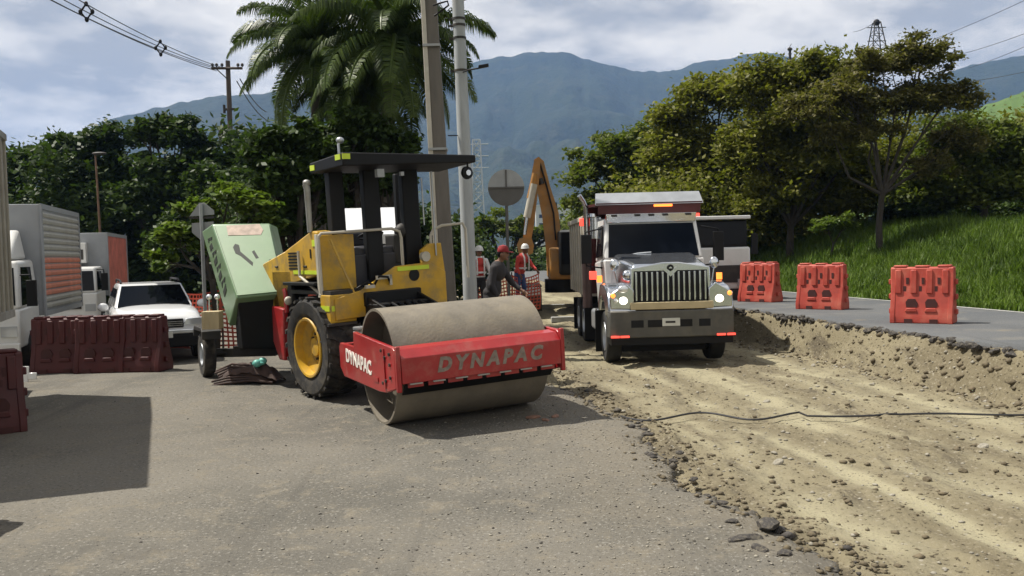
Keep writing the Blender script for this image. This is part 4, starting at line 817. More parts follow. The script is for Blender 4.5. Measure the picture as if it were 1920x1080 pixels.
# ------------------------------------------------------------------ dump truck
def build_truck():
    p = on(1259, 700, -.1); psi = R_(.9)
    t = thing('dump_truck', 'dump truck with chrome grille and cream tipper bed driving toward the camera, its headlamps lit', 'dump truck', (3.07, 17.0, -.10), math.pi+psi)
    # local: +y = forward (to camera), x = truck's right = image left ; y=0 bumper front
    # wheels
    for s in (-1, 1):
        wheel(t, (s*1.04, -1.15, .52), .52, .30, M_steel, side=s, rr=.56, tmat=M_rub2)
        for yb in (-5.3, -6.65):
            wheel(t, (s*1.08, yb, .52), .52, .26, M_steel, side=s, rr=.56, tmat=M_rub2); wheel(t, (s*.78, yb, .52), .52, .26, M_dark, side=s, rr=.56, tmat=M_rub2, nuts=0)
    b = MB(); b.box(-.42, .42, -8.2, -.4, .75, 1.0); b.cyl((-1, -1.15, .52), (1, -1.15, .52), .09); b.cyl((-.9, -5.3, .55), (.9, -5.3, .55), .14); b.cyl((-.9, -6.65, .55), (.9, -6.65, .55), .14); b.build('chassis', M_blk, t)
    # bumper
    b = MB(); b.prism([(-1.23, 0-.35), (-1.20, -.08), (-1.05, -.0), (1.05, 0), (1.20, -.08), (1.23, -.35), (1.1, -.35), (1.0, -.1), (-1.0, -.1), (-1.1, -.35)], .58, 1.10, 'z')
    bp = b.build('bumper', M_bump, t, bevel=.02)
    b = MB()
    for x in (-.85, -.52, .22, .52, .88)[0:0]: pass
    for x, w in ((-.62, .11), (-.26, .12), (.34, .14), (.68, .12)): b.box(x-w, x+w, -.002, .006, .78, .92)
    b.build('bumper_opening', M_blk, bp)
    b = MB(); b.box(-.14, .20, .006, .014, .80, .95); b.build('number_plate', M_plate, bp)
    b = MB(); b.box(-.05, .14, .014, .018, .855, .895); b.build('plate_marks', M_dark, bp)
    for s, mm in ((1, M_amber), (-1, M_redl)):
        b = MB(); b.box(s*1.12-.09, s*1.12+.07, -.03, .012, .59, .63); b.box(s*.93-.09, s*.93+.08, -.03, .012, .59, .63); b.build('marker_lamp', M_redl, bp)
    b = MB(); b.box(-1.18, 1.18, -.5, -.06, .44, .585); b.box(-.85, .85, -1.35, -.9, .22, .75); b.build('valance_shade_block', M_blk, t)  # valance and axle block kept low and black to stand for underside shade
    for s in (-1, 1):
        for (xc, hw_, yy) in ((1.02, .26, -1.95), (.93, .32, -7.6), (.93, .32, -4.55)): b = MB(); b.box(s*xc-hw_, s*xc+hw_, yy, yy+.03, .12, 1.0); b.build('mud_flap', M_blk, t)
    b = MB(); b.box(-.8, .8, -.06, -.02, 1.12, 1.26); b.build('dusty_panel', M_straw, t, bevel=.01)
    # hood: tapered
    b = MB(); W0, W1 = .78, .98
    b.hexa([(-W0, -.18, 1.2), (W0, -.18, 1.2), (W1, -2.0, 1.3), (-W1, -2.0, 1.3), (-.74, -.25, 1.98), (.74, -.25, 1.98), (.86, -2.0, 2.20), (-.86, -2.0, 2.20)])
    hood = b.build('hood', M_fend, t, bevel=.10, seg=4)
    # fenders
    for s in (-1, 1):
        b = MB(); P = [(-.10, 1.10), (-.16, 1.30), (-.40, 1.52), (-.9, 1.62), (-1.5, 1.58), (-1.85, 1.30), (-1.9, 1.0), (-1.75, 1.0), (-1.55, 1.25), (-1.15, 1.32), (-.75, 1.2), (-.6, .95), (-.12, .95)]
        b.prism(P, min(s*.66, s*1.22), max(s*.66, s*1.22), 'x'); b.build('fender', M_fend, t, bevel=.05, seg=3)
        # headlamp: chrome bezel + lit lens
        b = MB(); b.prism([(s*.72, 1.12), (s*1.18, 1.14), (s*1.20, 1.42), (s*.86, 1.62), (s*.72, 1.5)][::s], -.135, -.085, 'y'); hb = b.build('headlamp', M_chr, t, bevel=.02)
        b = MB(); b.ell((s*.93, -.075, 1.30), (.082, .05, .075)); b.build('lamp_lens', M_head, hb)
        b = MB(); b.ell((s*1.13, -.10, 1.40), (.05, .04, .05)); b.build('turn_signal', M_amber, hb)
        if s > 0: b = MB(); b.ell((.93, -.08, 1.52), (.10, .03, .07)); b.ell((1.08, -.10, 1.30), (.05, .03, .06)); b.build('lamp_lens', M_lens, hb)
        # hood mirrors and marker
        b = MB(); b.ell((s*1.0, -.75, 1.98), (.09, .05, .12)); b.cyl((s*.95, -.75, 1.6), (s*1.0, -.75, 1.9), .014); b.build('hood_mirror', M_chr, t)
        b = MB(); b.ell((s*.80, -.30, 1.78), (.12, .09, .11)); b.build('fender_mirror', M_chr, t) if s > 0 else None
        b = MB(); b.box(s*1.24-.05, s*1.24+.05, -1.35, -1.27, 1.62, 1.76); b.build('turn_signal', M_amber, t)
    # grille
    b = MB(); b.prism([(-.80, 1.20), (.80, 1.20), (.77, 1.92), (.16, 2.02), (-.16, 2.02), (-.77, 1.92)], -.22, -.145, 'y'); gr = b.build('grille_surround', M_chr, t, bevel=.02)
    b = MB(); b.prism([(-.74, 1.25), (.74, 1.25), (.71, 1.86), (-.71, 1.86)], -.15, -.138, 'y'); b.build('grille_opening', M_blk, gr)
    bar = None
    for i in range(14):
        x = -.67+i*1.34/13
        if bar is None: 
            b = MB(); b.box(-.018, .018, -.145, -.105, 0, .56); bar = b.build('grille_bar', M_chr, gr, bevel=.006); bar.location = (x, 0, 1.28)
        else: share('grille_bar', bar, gr, (x, 0, 1.28))
    b = MB(); b.prism([(-.17, 1.90), (0, 1.74), (.17, 1.90), (.12, 1.93), (0, 1.84), (-.12, 1.93)], -.145, -.115, 'y'); b.build('grille_trim', M_chr, gr)
    b = MB(); b.lathe([(.001, .03), (.06, .028), (.07, 0)], (0, -.145, 1.91), (0, 1, 0), 20); b.build('emblem', M_blk, gr)
    b = MB(); b.box(-.03, .03, -.118, -.108, 1.90, 1.92); b.prism([(-.035, 1.895), (0, 1.94), (.035, 1.895), (0, 1.91)], -.118, -.110, 'y'); b.build('emblem_mark', M_chr, gr)
    # cab
    b = MB(); b.hexa([(-1.02, -3.6, 1.0), (1.02, -3.6, 1.0), (1.02, -1.95, 1.0), (-1.02, -1.95, 1.0), (-1.08, -3.6, 2.0), (1.08, -3.6, 2.0), (1.08, -1.9, 2.08), (-1.08, -1.9, 2.08)]); cab = b.build('cab', M_wht, t, bevel=.04)
    b = MB(); b.hexa([(-1.06, -3.6, 2.0), (1.06, -3.6, 2.0), (1.06, -1.92, 2.08), (-1.06, -1.92, 2.08), (-1.0, -3.6, 3.0), (1.0, -3.6, 3.0), (.99, -2.28, 2.97), (-.99, -2.28, 2.97)]); b.build('cab_upper', M_wht, t, bevel=.05, seg=3)
    # windshield: on sloped plane from (y-1.92,z2.08) to (y-2.28,z2.97)
    def ws(x, f, off): return (x, -1.92-.36*f+off, 2.08+.89*f+off*.4)
    b = MB(); b.hexa([ws(-.97, .04, .012), ws(.97, .04, .012), ws(.97, .04, -.01), ws(-.97, .04, -.01), ws(-.91, .84, .012), ws(.91, .84, .012), ws(.91, .84, -.01), ws(-.91, .84, -.01)]); w_ = b.build('windshield', M_glass, t, smooth=False)
    b = MB(); b.tube([ws(.75, .03, .03), ws(.35, .12, .03), ws(.05, .14, .03)], .012); b.tube([ws(-.1, .02, .03), ws(-.5, .10, .03)], .01); b.build('wiper', M_lens, w_)
    b = MB(); b.hexa([ws(-.96, .86, .05), ws(.96, .86, .05), ws(.96, .86, .0), ws(-.96, .86, .0), ws(-.98, 1.02, .16), ws(.98, 1.02, .16), ws(.98, 1.02, 0), ws(-.98, 1.02, 0)]); v_ = b.build('sun_visor', M_chr, t, bevel=.01)
    b = MB()
    for x in (-.8, -.3, 0, .3, .8): b.box(x-.06, x+.06, -2.12, -2.085, 2.99, 3.03)
    b.build('roof_marker_lamps', M_dark, v_)
    for s in (-1, 1):
        b = MB(); b.hexa([(s*1.075, -3.3, 2.1), (s*1.075, -2.2, 2.15), (s*1.085, -2.2, 2.15), (s*1.085, -3.3, 2.1), (s*1.015, -3.3, 2.8), (s*1.015, -2.42, 2.82), (s*1.025, -2.42, 2.82), (s*1.025, -3.3, 2.8)]); b.build('side_window', M_glass, cab)
        b = MB(); b.box(s*1.42-.11, s*1.42+.11, -2.12, -2.02, 2.0, 2.62); b.tube([(s*1.06, -2.1, 2.75), (s*1.42, -2.08, 2.68), (s*1.42, -2.08, 2.6)], .018); b.tube([(s*1.08, -2.1, 1.9), (s*1.42, -2.08, 1.95), (s*1.42, -2.08, 2.05)], .018); b.build('side_mirror', M_blk, t, bevel=.02)
        b = MB(); b.box(min(s*.95, s*1.2), max(s*.95, s*1.2), -3.5, -2.1, .5, .95); b.build('fuel_tank', M_steel, t, bevel=.06)
    b = MB(); b.box(1.05, 1.2, -2.6, -2.2, .55, 1.0); b.build('cab_step', M_chr, t, bevel=.01)
    # exhaust stack on image left
    b = MB(); b.cyl((1.25, -3.75, .95), (1.25, -3.75, 2.45), .11, n=18); b.build('exhaust_muffler', mat('rusty_muffler', (.05, .03, .028), .6, metal=.4, var=.3), t)
    b = MB(); b.tube([(1.25, -3.75, 2.4), (1.25, -3.75, 3.30), (1.30, -3.70, 3.42), (1.40, -3.62, 3.56)], .055, 14); b.build('exhaust_stack', M_chr, t)
    b = MB(); b.cyl((1.02, -3.72, 2.55), (1.02, -3.72, 3.05), .15, n=20); b.cyl((1.02, -3.72, 3.05), (1.02, -3.72, 3.14), .19, .17, n=20); b.build('air_cleaner', M_chr, t, bevel=.01)
    # tipper bed
    Yf, Yr, X = -4.0, -8.3, 1.24
    b = MB(); b.hexa([(-X, Yr, 1.2), (X, Yr, 1.2), (X, Yf, 1.2), (-X, Yf, 1.2), (-X, Yr, 1.26), (X, Yr, 1.26), (X, Yf, 1.26), (-X, Yf, 1.26)])
    bed = b.build('bed_floor', M_cream, t)
    for s in (-1, 1):
        b = MB(); b.box(min(s*X, s*(X-.06)), max(s*X, s*(X-.06)), Yr, Yf, 1.26, 3.0); b.box(min(s*(X+.07), s*(X-.08)), max(s*(X+.07), s*(X-.08)), Yr, Yf, 2.98, 3.10); sp = b.build('bed_side', M_cream, t, bevel=.01)
        rb = None
        for k in range(7):
            y = Yf-.12-k*.66
            if rb is None: b = MB(); b.box(-.018, .018, -.05, .05, 1.2, 2.98); rb = b.build('bed_rib', M_cream, sp, bevel=.01); rb.location = (s*(X+.018), y, 0)
            else: share('bed_rib', rb, sp, (s*(X+.018), y, 0))
    b = MB(); b.box(-X, X, Yf-.06, Yf, 1.26, 3.3); fw = b.build('bed_front', M_maroon, t, bevel=.01)
    b = MB(); b.box(-X, X, Yr, Yr+.06, 1.26, 2.9); b.build('tailgate', M_cream, t, bevel=.01)
    # canopy over cab
    b = MB(); b.hexa([(-1.2, Yf, 3.28), (1.2, Yf, 3.28), (1.16, -2.35, 3.24), (-1.16, -2.35, 3.24), (-1.2, Yf, 3.34), (1.2, Yf, 3.34), (1.16, -2.35, 3.30), (-1.16, -2.35, 3.30)]); b.build('cab_shield', M_maroon, t)
    b = MB(); b.hexa([(-1.18, -2.38, 3.26), (1.18, -2.38, 3.26), (1.18, -2.34, 3.26), (-1.18, -2.34, 3.26), (-1.14, -2.62, 3.52), (1.14, -2.62, 3.52), (1.14, -2.58, 3.53), (-1.14, -2.58, 3.53)]); b.build('shield_lip', M_steel, t)
    b = MB(); b.box(-1.12, 1.12, -2.40, -2.36, 3.06, 3.24); b.build('name_board', M_maroon, t)
    b = MB(); b.hexa([(-.1, -2.34, 3.2), (-.5, -2.34, 3.2), (-.5, -2.38, 3.2), (-.1, -2.38, 3.2), (-.1, -2.34, 3.25), (-.5, -2.34, 3.25), (-.5, -2.38, 3.25), (-.1, -2.38, 3.25)]); b.build('beacon', M_amber, t)
    for (x, y, z) in ((1.30, Yf+.02, 2.95), (1.22, Yf+.08, 1.98), (1.30, -2.0, 1.75)):
        b = MB(); b.box(x-.08, x+.08, y, y+.04, z-.09, z+.09); b.build('marker_lamp', M_redl, t, bevel=.02)
    return t
build_truck()
# second truck behind
def build_truck2():
    t = thing('cab_truck', 'dark windscreened truck waiting behind the dump truck, red lamp above its white roof edge', 'truck', (5.75, 25.5, .05), math.pi+R_(3))
    b = MB(); b.box(-1.15, 1.15, -2.0, 0, .9, 2.12); c = b.build('cab', M_wht, t, bevel=.06)
    b = MB(); b.box(-1.1, 1.1, -2.0, -.12, 2.1, 2.9); b.build('cab_upper', M_blk, t, bevel=.05)
    b = MB(); b.box(-1.02, 1.02, -.12, -.10, 2.2, 2.85); b.build('windshield', M_glass, t)
    b = MB(); b.box(-1.15, 1.15, -.5, .06, 2.92, 3.02); b.build('sun_visor', M_wht, t, bevel=.02)
    b = MB(); b.box(-.9, .9, .0, .03, 1.1, 1.6); b.build('grille', M_dark, t)
    for s in (-1, 1):
        b = MB(); b.box(s*.9-.15, s*.9+.15, .0, .04, 1.0, 1.2); b.build('headlamp', M_lens, t)
        b = MB(); b.box(s*1.35-.09, s*1.35+.09, -.3, -.22, 1.9, 2.5); b.tube([(s*1.1, -.3, 2.6), (s*1.35, -.26, 2.6), (s*1.35, -.26, 2.4)], .02); b.build('side_mirror', M_blk, t)
        wheel(t, (s*1.0, -1.3, .5), .5, .28, M_steel, side=s, tmat=M_rub2); wheel(t, (s*1.0, -5.2, .5), .5, .28, M_steel, side=s, tmat=M_rub2)
    b = MB(); b.box(-1.15, 1.15, -.1, .05, .45, .88); b.build('bumper', M_dark, t, bevel=.02)
    b = MB(); b.box(-.4, .4, -7, -.4, .7, .95); b.box(-1.15, 1.15, -7, -2.3, 1.0, 2.6); b.build('cargo_bed', M_dark, t)
    b = MB(); b.cyl((.25, -.5, 3.02), (.25, -.5, 3.14), .07, .06); b.build('beacon', M_redl, t)
build_truck2()
# ------------------------------------------------------------------ barriers
def barrier_proto(mt, label, group, loc, rz, W=1.0, H=.95):
    """plastic water filled barrier, front face toward local -y"""
    t = thing('road_barrier', label, 'barrier', loc, rz, group)
    w = W/2
    def half(z):   # half depth at height
        return .26 if z < .12 else (.26-(z-.12)*.28 if z < .55 else .14-(z-.55)*.05)
    # solid body; recesses are dark blocks on the front, shade in their colour
    b = MB(); prof = [(-.26, 0), (-.26, .14), (-.14, .52), (-.115, H-.03), (-.09, H), (.09, H), (.115, H-.03), (.14, .52), (.26, .14), (.26, 0)]
    b.prism(prof, -w, w, 'x'); body = b.build('body', mt, t, bevel=.02)
    # end ribs
    for s in (-1, 1):
        b = MB(); pr = [(y*1.06, z) for y, z in prof]; x = s*(w-.05); b.prism(pr, x-.045, x+.045, 'x')
        for z in (.22, .50, .78): b.box(min(s*w, s*(w+.05)), max(s*w, s*(w+.05)), -.06, .06, z-.05, z+.05)
        b.build('end_rib', mt, body, bevel=.012)
    # uncut fork lift style holes: blocks coloured dark for inner shade
    for x in (-.17, .17):
        b = MB(); fy = -(.26-(.36-.12)*.28)
        b.prism([(x-.09, .30), (x+.10, .30), (x+.11, .38), (x+.06, .46), (x-.06, .46), (x-.10, .40)], fy-.022, fy+.06, 'y'); b.build('hole', M_hole2, body)
        b = MB(); b.prism([(x-.11, .22), (x+.11, .22), (x+.08, .29), (x-.08, .29)], fy-.07, fy+.03, 'y'); b.build('hole_lip', mt, body, bevel=.01)
    # vertical ribs at top third
    for k in range(4):
        x = -w+.14+k*(W-.28)/3
        b = MB(); b.hexa([(x-.055, -.165, .56), (x+.055, -.165, .56), (x+.055, -.10, .56), (x-.055, -.10, .56), (x-.055, -.145, H-.05), (x+.055, -.145, H-.05), (x+.055, -.08, H-.05), (x-.055, -.08, H-.05)]); b.build('rib', mt, body, bevel=.015)
    for k in range(3):
        x = -w+.14+(k+.5)*(W-.28)/3
        b = MB(); b.box(x-.05, x-.0, -.137, -.10, .60, .70); b.box(x-.0, x+.05, -.137, -.10, .74, .86); b.build('slot', M_hole2, body)
    for x in (-.22, .22):
        b = MB(); b.box(x-.07, x+.07, -.275, -.20, 0, .085); b.build('fork_slot', M_hole2, body)
    # caps on top
    b = MB(); b.box(-w+.05, -w+.28, -.11, .11, H-.01, H+.035); b.box(w-.28, w-.05, -.11, .11, H-.01, H+.035); b.box(-.12, .12, -.11, .11, H-.01, H+.03); b.build('top_block', mt, body, bevel=.015)
    return t
M_hole2 = M_hole
def upr(u, v):
    p = on(u, v, .65); return p
GB = 'orange barriers along the upper road edge'
rzB = math.atan2(-.55, .80)     # long axis direction
p = upr(1738, 606); br0 = barrier_proto(M_orange, 'orange plastic barrier nearest the camera on the upper road, rightmost of its row', GB, (p[0], p[1]+.15, .65), rzB, 1.1, 1.06)
for (u, v, dr, lb) in [(1546, 580, -.08, 'orange plastic barrier standing alone second from the right on the upper road edge'),
                       (1428, 566, -.25, 'orange plastic barrier third from the right, front one of the pair beside the truck'),
                       (1402, 561, -.25, 'orange plastic barrier directly behind the third one and partly hidden by it'),
                       (1372, 556, -.25, 'orange plastic barrier half hidden behind the dump truck headlamp')]:
    p = upr(u, v); dup(br0, (p[0], p[1]+.15, .65), rzB+dr, lb)
GBL = 'dark red barriers in the shade on the left'
def lp(u, v, z=0.0): return on(u, v, z)
zL = 0.10
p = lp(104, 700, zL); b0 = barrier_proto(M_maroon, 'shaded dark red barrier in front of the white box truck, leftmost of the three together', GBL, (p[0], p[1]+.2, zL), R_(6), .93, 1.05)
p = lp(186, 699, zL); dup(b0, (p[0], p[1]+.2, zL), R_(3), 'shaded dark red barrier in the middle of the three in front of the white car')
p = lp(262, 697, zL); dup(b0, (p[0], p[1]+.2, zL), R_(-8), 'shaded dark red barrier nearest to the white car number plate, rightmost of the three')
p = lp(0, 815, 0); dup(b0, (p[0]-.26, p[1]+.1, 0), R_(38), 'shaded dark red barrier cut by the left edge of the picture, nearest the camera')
# white sheet propped
p = lp(54, 712, zL); tg = MB(); tg.box(-.14, .14, -.02, .02, 0, .36); tg.box(.14, .28, -.02, .02, .12, .24)
o = tg.build('white_board', M_wht, None, bevel=.01); o.location = (p[0], p[1]-.3, 0.02); o.rotation_euler = (R_(-12), 0, R_(5)); tag(o, 'small white board propped on the road before the leftmost shaded barrier', 'board')

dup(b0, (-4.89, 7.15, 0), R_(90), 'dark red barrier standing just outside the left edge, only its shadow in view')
# ------------------------------------------------------------------ box trucks on the left
def box_truck(label, loc, rz, L_, H0, H1, W, slats=True, cabh=2.1, side=None, front_ac=False, deflector=True, wm=1.0):
    t = thing('box_truck', label, 'truck', loc, rz)
    X = W/2; Yf = -1.7
    b = MB(); b.box(-X, X, Yf-L_, Yf, H0, H1); bx = b.build('cargo_box', side or M_box, t, bevel=.015)
    for s in (-1, 1):   # frame rails
        b = MB(); b.box(min(s*X, s*(X+.03)), max(s*X, s*(X+.03)), Yf-L_, Yf+.02, H1-.10, H1+.01); b.box(min(s*X, s*(X+.03)), max(s*X, s*(X+.03)), Yf-L_, Yf+.02, H0-.02, H0+.08)
        b.box(min(s*X, s*(X+.035)), max(s*X, s*(X+.035)), Yf-.10, Yf+.025, H0, H1); b.box(min(s*X, s*(X+.035)), max(s*X, s*(X+.035)), Yf-L_, Yf-L_+.1, H0, H1); b.build('frame_rail', M_box, bx)
    if slats:
        n = 15
        for s in (-1,):
            sl = {}
            for k in range(n):
                z = H0+.12+(H1-H0-.26)*(k+.5)/n; hh = (H1-H0-.26)/n; mm = M_slat_o if k < 8 and k > 1 else M_slat
                if mm.name not in sl:
                    b = MB(); b.prism([(0, -hh*.42), (.03, -hh*.3), (.03, hh*.1), (0, hh*.42)], Yf-L_+.1, Yf-.1, 'y')
                    o = b.build('slat', mm, bx, smooth=False); sl[mm.name] = o; o.location = (s*X, 0, z); o.scale = (s, 1, 1)
                else: share('slat', sl[mm.name], bx, (s*X, 0, z), scale=(s, 1, 1))
    if front_ac:
        b = MB(); b.box(-.35, .35, Yf, Yf+.35, H1-.9, H1-.3); b.build('cooling_unit', M_wht, bx, bevel=.02)
        b = MB(); b.box(-.28, .0, Yf+.35, Yf+.36, H1-.8, H1-.5); b.box(.05, .28, Yf+.35, Yf+.36, H1-.8, H1-.4); b.build('cooling_vent', M_dark, bx)
    # cab
    cw = X*.92
    b = MB(); b.hexa([(-cw, Yf+.05, .55), (cw, Yf+.05, .55), (cw, 0, .55), (-cw, 0, .55), (-cw, Yf+.05, 1.35), (cw, Yf+.05, 1.35), (cw, -.02, 1.30), (-cw, -.02, 1.30)]); cb_ = b.build('cab', M_wht, t, bevel=.05)
    b = MB(); b.hexa([(-cw, Yf+.05, 1.35), (cw, Yf+.05, 1.35), (cw, -.03, 1.30), (-cw, -.03, 1.30), (-cw*.92, Yf+.1, cabh), (cw*.92, Yf+.1, cabh), (cw*.92, -.35, cabh-.03), (-cw*.92, -.35, cabh-.03)]); b.build('cab_upper', M_wht, t, bevel=.06, seg=3)
    def w(x, f, o): return (x, -.03-.32*f+o, 1.30+(cabh-1.33)*f+.1*o)
    b = MB(); b.hexa([w(-cw*.93, .08, .012), w(cw*.93, .08, .012), w(cw*.93, .08, -.01), w(-cw*.93, .08, -.01), w(-cw*.86, .86, .012), w(cw*.86, .86, .012), w(cw*.86, .86, -.01), w(-cw*.86, .86, -.01)]); b.build('windshield', M_glass, t)
    for s in (-1, 1):
        b = MB(); b.hexa([(s*cw*1.0, -1.25, 1.38), (s*cw*1.0, -.25, 1.36), (s*cw*1.01, -.25, 1.36), (s*cw*1.01, -1.25, 1.38), (s*cw*.935, -1.25, cabh-.15), (s*cw*.935, -.52, cabh-.15), (s*cw*.95, -.52, cabh-.15), (s*cw*.95, -1.25, cabh-.15)]); b.build('side_window', M_glass, cb_)
        b = MB(); b.box(s*(cw+.22)-.09, s*(cw+.22)+.09, -.10, -.04, 1.35, 1.85); b.tube([(s*cw, -.2, 1.95), (s*(cw+.2), -.07, 1.95), (s*(cw+.22), -.07, 1.8)], .015); b.build('side_mirror', M_blk, t, bevel=.02)
        b = MB(); b.box(s*cw*.8-.14, s*cw*.8+.14, -.01, .03, .78, .98); b.build('headlamp', M_lens, cb_)
        for yy in (-.95, Yf-L_*.72): wheel(t, (s*(X-.16), yy, .42), .42, .26, M_steel, side=s, tmat=M_rub2)
    b = MB(); b.box(-cw, cw, -.05, .06, .40, .66); b.build('bumper', M_wht, t, bevel=.03); b = MB(); b.box(-cw*.5, cw*.5, .0, .02, .85, 1.1); b.build('grille', M_dark, cb_)
    b = MB(); b.box(-.4, .4, Yf-L_, -.3, .5, .72); b.build('chassis', M_blk, t)
    if deflector:
        b = MB(); b.hexa([(-cw*.8, Yf+.12, cabh), (cw*.8, Yf+.12, cabh), (cw*.75, -.45, cabh), (-cw*.75, -.45, cabh), (-cw*.7, Yf+.12, cabh+.62), (cw*.7, Yf+.12, cabh+.62), (cw*.66, Yf+.3, cabh+.58), (-cw*.66, Yf+.3, cabh+.58)]); b.build('wind_deflector', M_wht, t, bevel=.06, seg=3)
    return t
# +y local = forward; rz = pi + psi. image-left = local +x ; their image-right side is local -x
p = at(28, 600, 17.6); box_truck('white box truck with ribbed side faded orange below, parked nearest to the white car', (p[0]-.38, 16.6, .05), math.pi+R_(16), 4.1, 1.08, 3.40, 2.0, cabh=2.25)
p = at(172, 540, 26); box_truck('smaller white refrigerated truck with cooling unit and faded red side, parked furthest back', (p[0]-.28, 25.0, .05), math.pi+R_(16), 4.2, 1.15, 3.05, 1.75, slats=False, cabh=2.05, side=M_box, front_ac=True, deflector=False)
# red side sheet for the second truck
t2 = [o for o in scene.objects if o.get('label', '').startswith('smaller white')][0]
b = MB(); b.box(-.885, -.880, -5.8, -1.85, 1.25, 2.95); b.build('side_sheet', M_orsheet, t2)
# nearest truck at left edge : only its right-hand side near the frame
def near_truck():
    # far/front-right top corner seen near u=12, v=250
    a = np.array([-8.14, 14.4]); c = np.array([-6.05, 9.1]); d = (c-a)/np.linalg.norm(c-a); nrm = np.array([-d[1], d[0]]); 
    if nrm[0] > 0: nrm = -nrm
    t = thing('cargo_trailer', 'tall tan sided cargo trailer at the left edge of the picture, only its side showing', 'trailer', (a[0], a[1], 0), math.atan2(d[1], d[0]))
    Ln = float(np.linalg.norm(c-a)); sgn = 1 if (-d[1]*nrm[0]+d[0]*nrm[1]) > 0 else -1
    def Y(a_, b_): return (min(sgn*a_, sgn*b_), max(sgn*a_, sgn*b_))
    b = MB(); y0, y1 = Y(0, 2.4); b.box(0, Ln, y0, y1, 1.45, 4.25); bx = b.build('cargo_box', M_tan, t, bevel=.02)
    rb = None
    for k in range(14):
        x = .06+k*(Ln-.12)/13
        if rb is None: b = MB(); y0, y1 = Y(-.035, 0); b.box(-.04, .04, y0, y1, 1.45, 4.25); rb = b.build('side_post', M_tan, bx, bevel=.006); rb.location = (x, 0, 0)
        else: share('side_post', rb, bx, (x, 0, 0))
    y0, y1 = Y(-.05, .06)
    for za, zb_ in ((1.36, 1.48), (4.2, 4.3)): b = MB(); b.box(0, Ln, y0, y1, za, zb_); b.build('side_rail', M_silver, bx)
    b = MB(); y0, y1 = Y(.3, 2.1); b.box(-.6, Ln, y0, y1, .85, 1.2); y0, y1 = Y(.05, .5); b.box(2.2, 3.8, y0, y1, .45, 1.1); b.build('chassis', M_blk, t)
    for x in (.9, Ln-2.0, Ln-.9):
        for yy in (.25, 2.15): wheel(t, (x, sgn*yy, .5), .5, .3, M_steel, side=-sgn, tmat=M_rub2) if False else None
    for x in (1.1, Ln-2.1, Ln-1.0):
        for yy, sd_ in ((.25, -1), (2.15, 1)):
            M_ = Matrix.Translation((x, sgn*yy, .5)) @ Matrix.Rotation(R_(90), 4, 'Z')
            wheel(t, (0, 0, 0), .5, .3, M_steel, side=sd_*sgn, tmat=M_rub2, M=M_)
near_truck()
# made-up sloped white roof turned to the sun, behind the roller canopy
p = at(695, 560, 19.5); t = thing('stand_in_roof', 'made up white roof sloped to the sun, seen between the roller canopy posts', 'stand_in_roof', (p[0], p[1], 0), R_(2))
b = MB(); b.hexa([(-.74, 0, 2.62), (.66, 0, 2.62), (.66, .7, 3.24), (-.74, .7, 3.24), (-.74, 0, 2.66), (.66, 0, 2.66), (.66, .7, 3.28), (-.74, .7, 3.28)]); b.build('roof_sheet', M_carw, t)
b = MB(); b.box(-.74, .66, .0, .03, 2.45, 2.63); b.build('valance', M_wht, t)
for x, y in ((-.62, .05), (.62, .05), (-.62, .68), (.62, .68)):
    b = MB(); b.cyl((x, y, -.2), (x, y, 2.62 if y < .5 else 3.22), .035); b.build('post', M_steel, t)
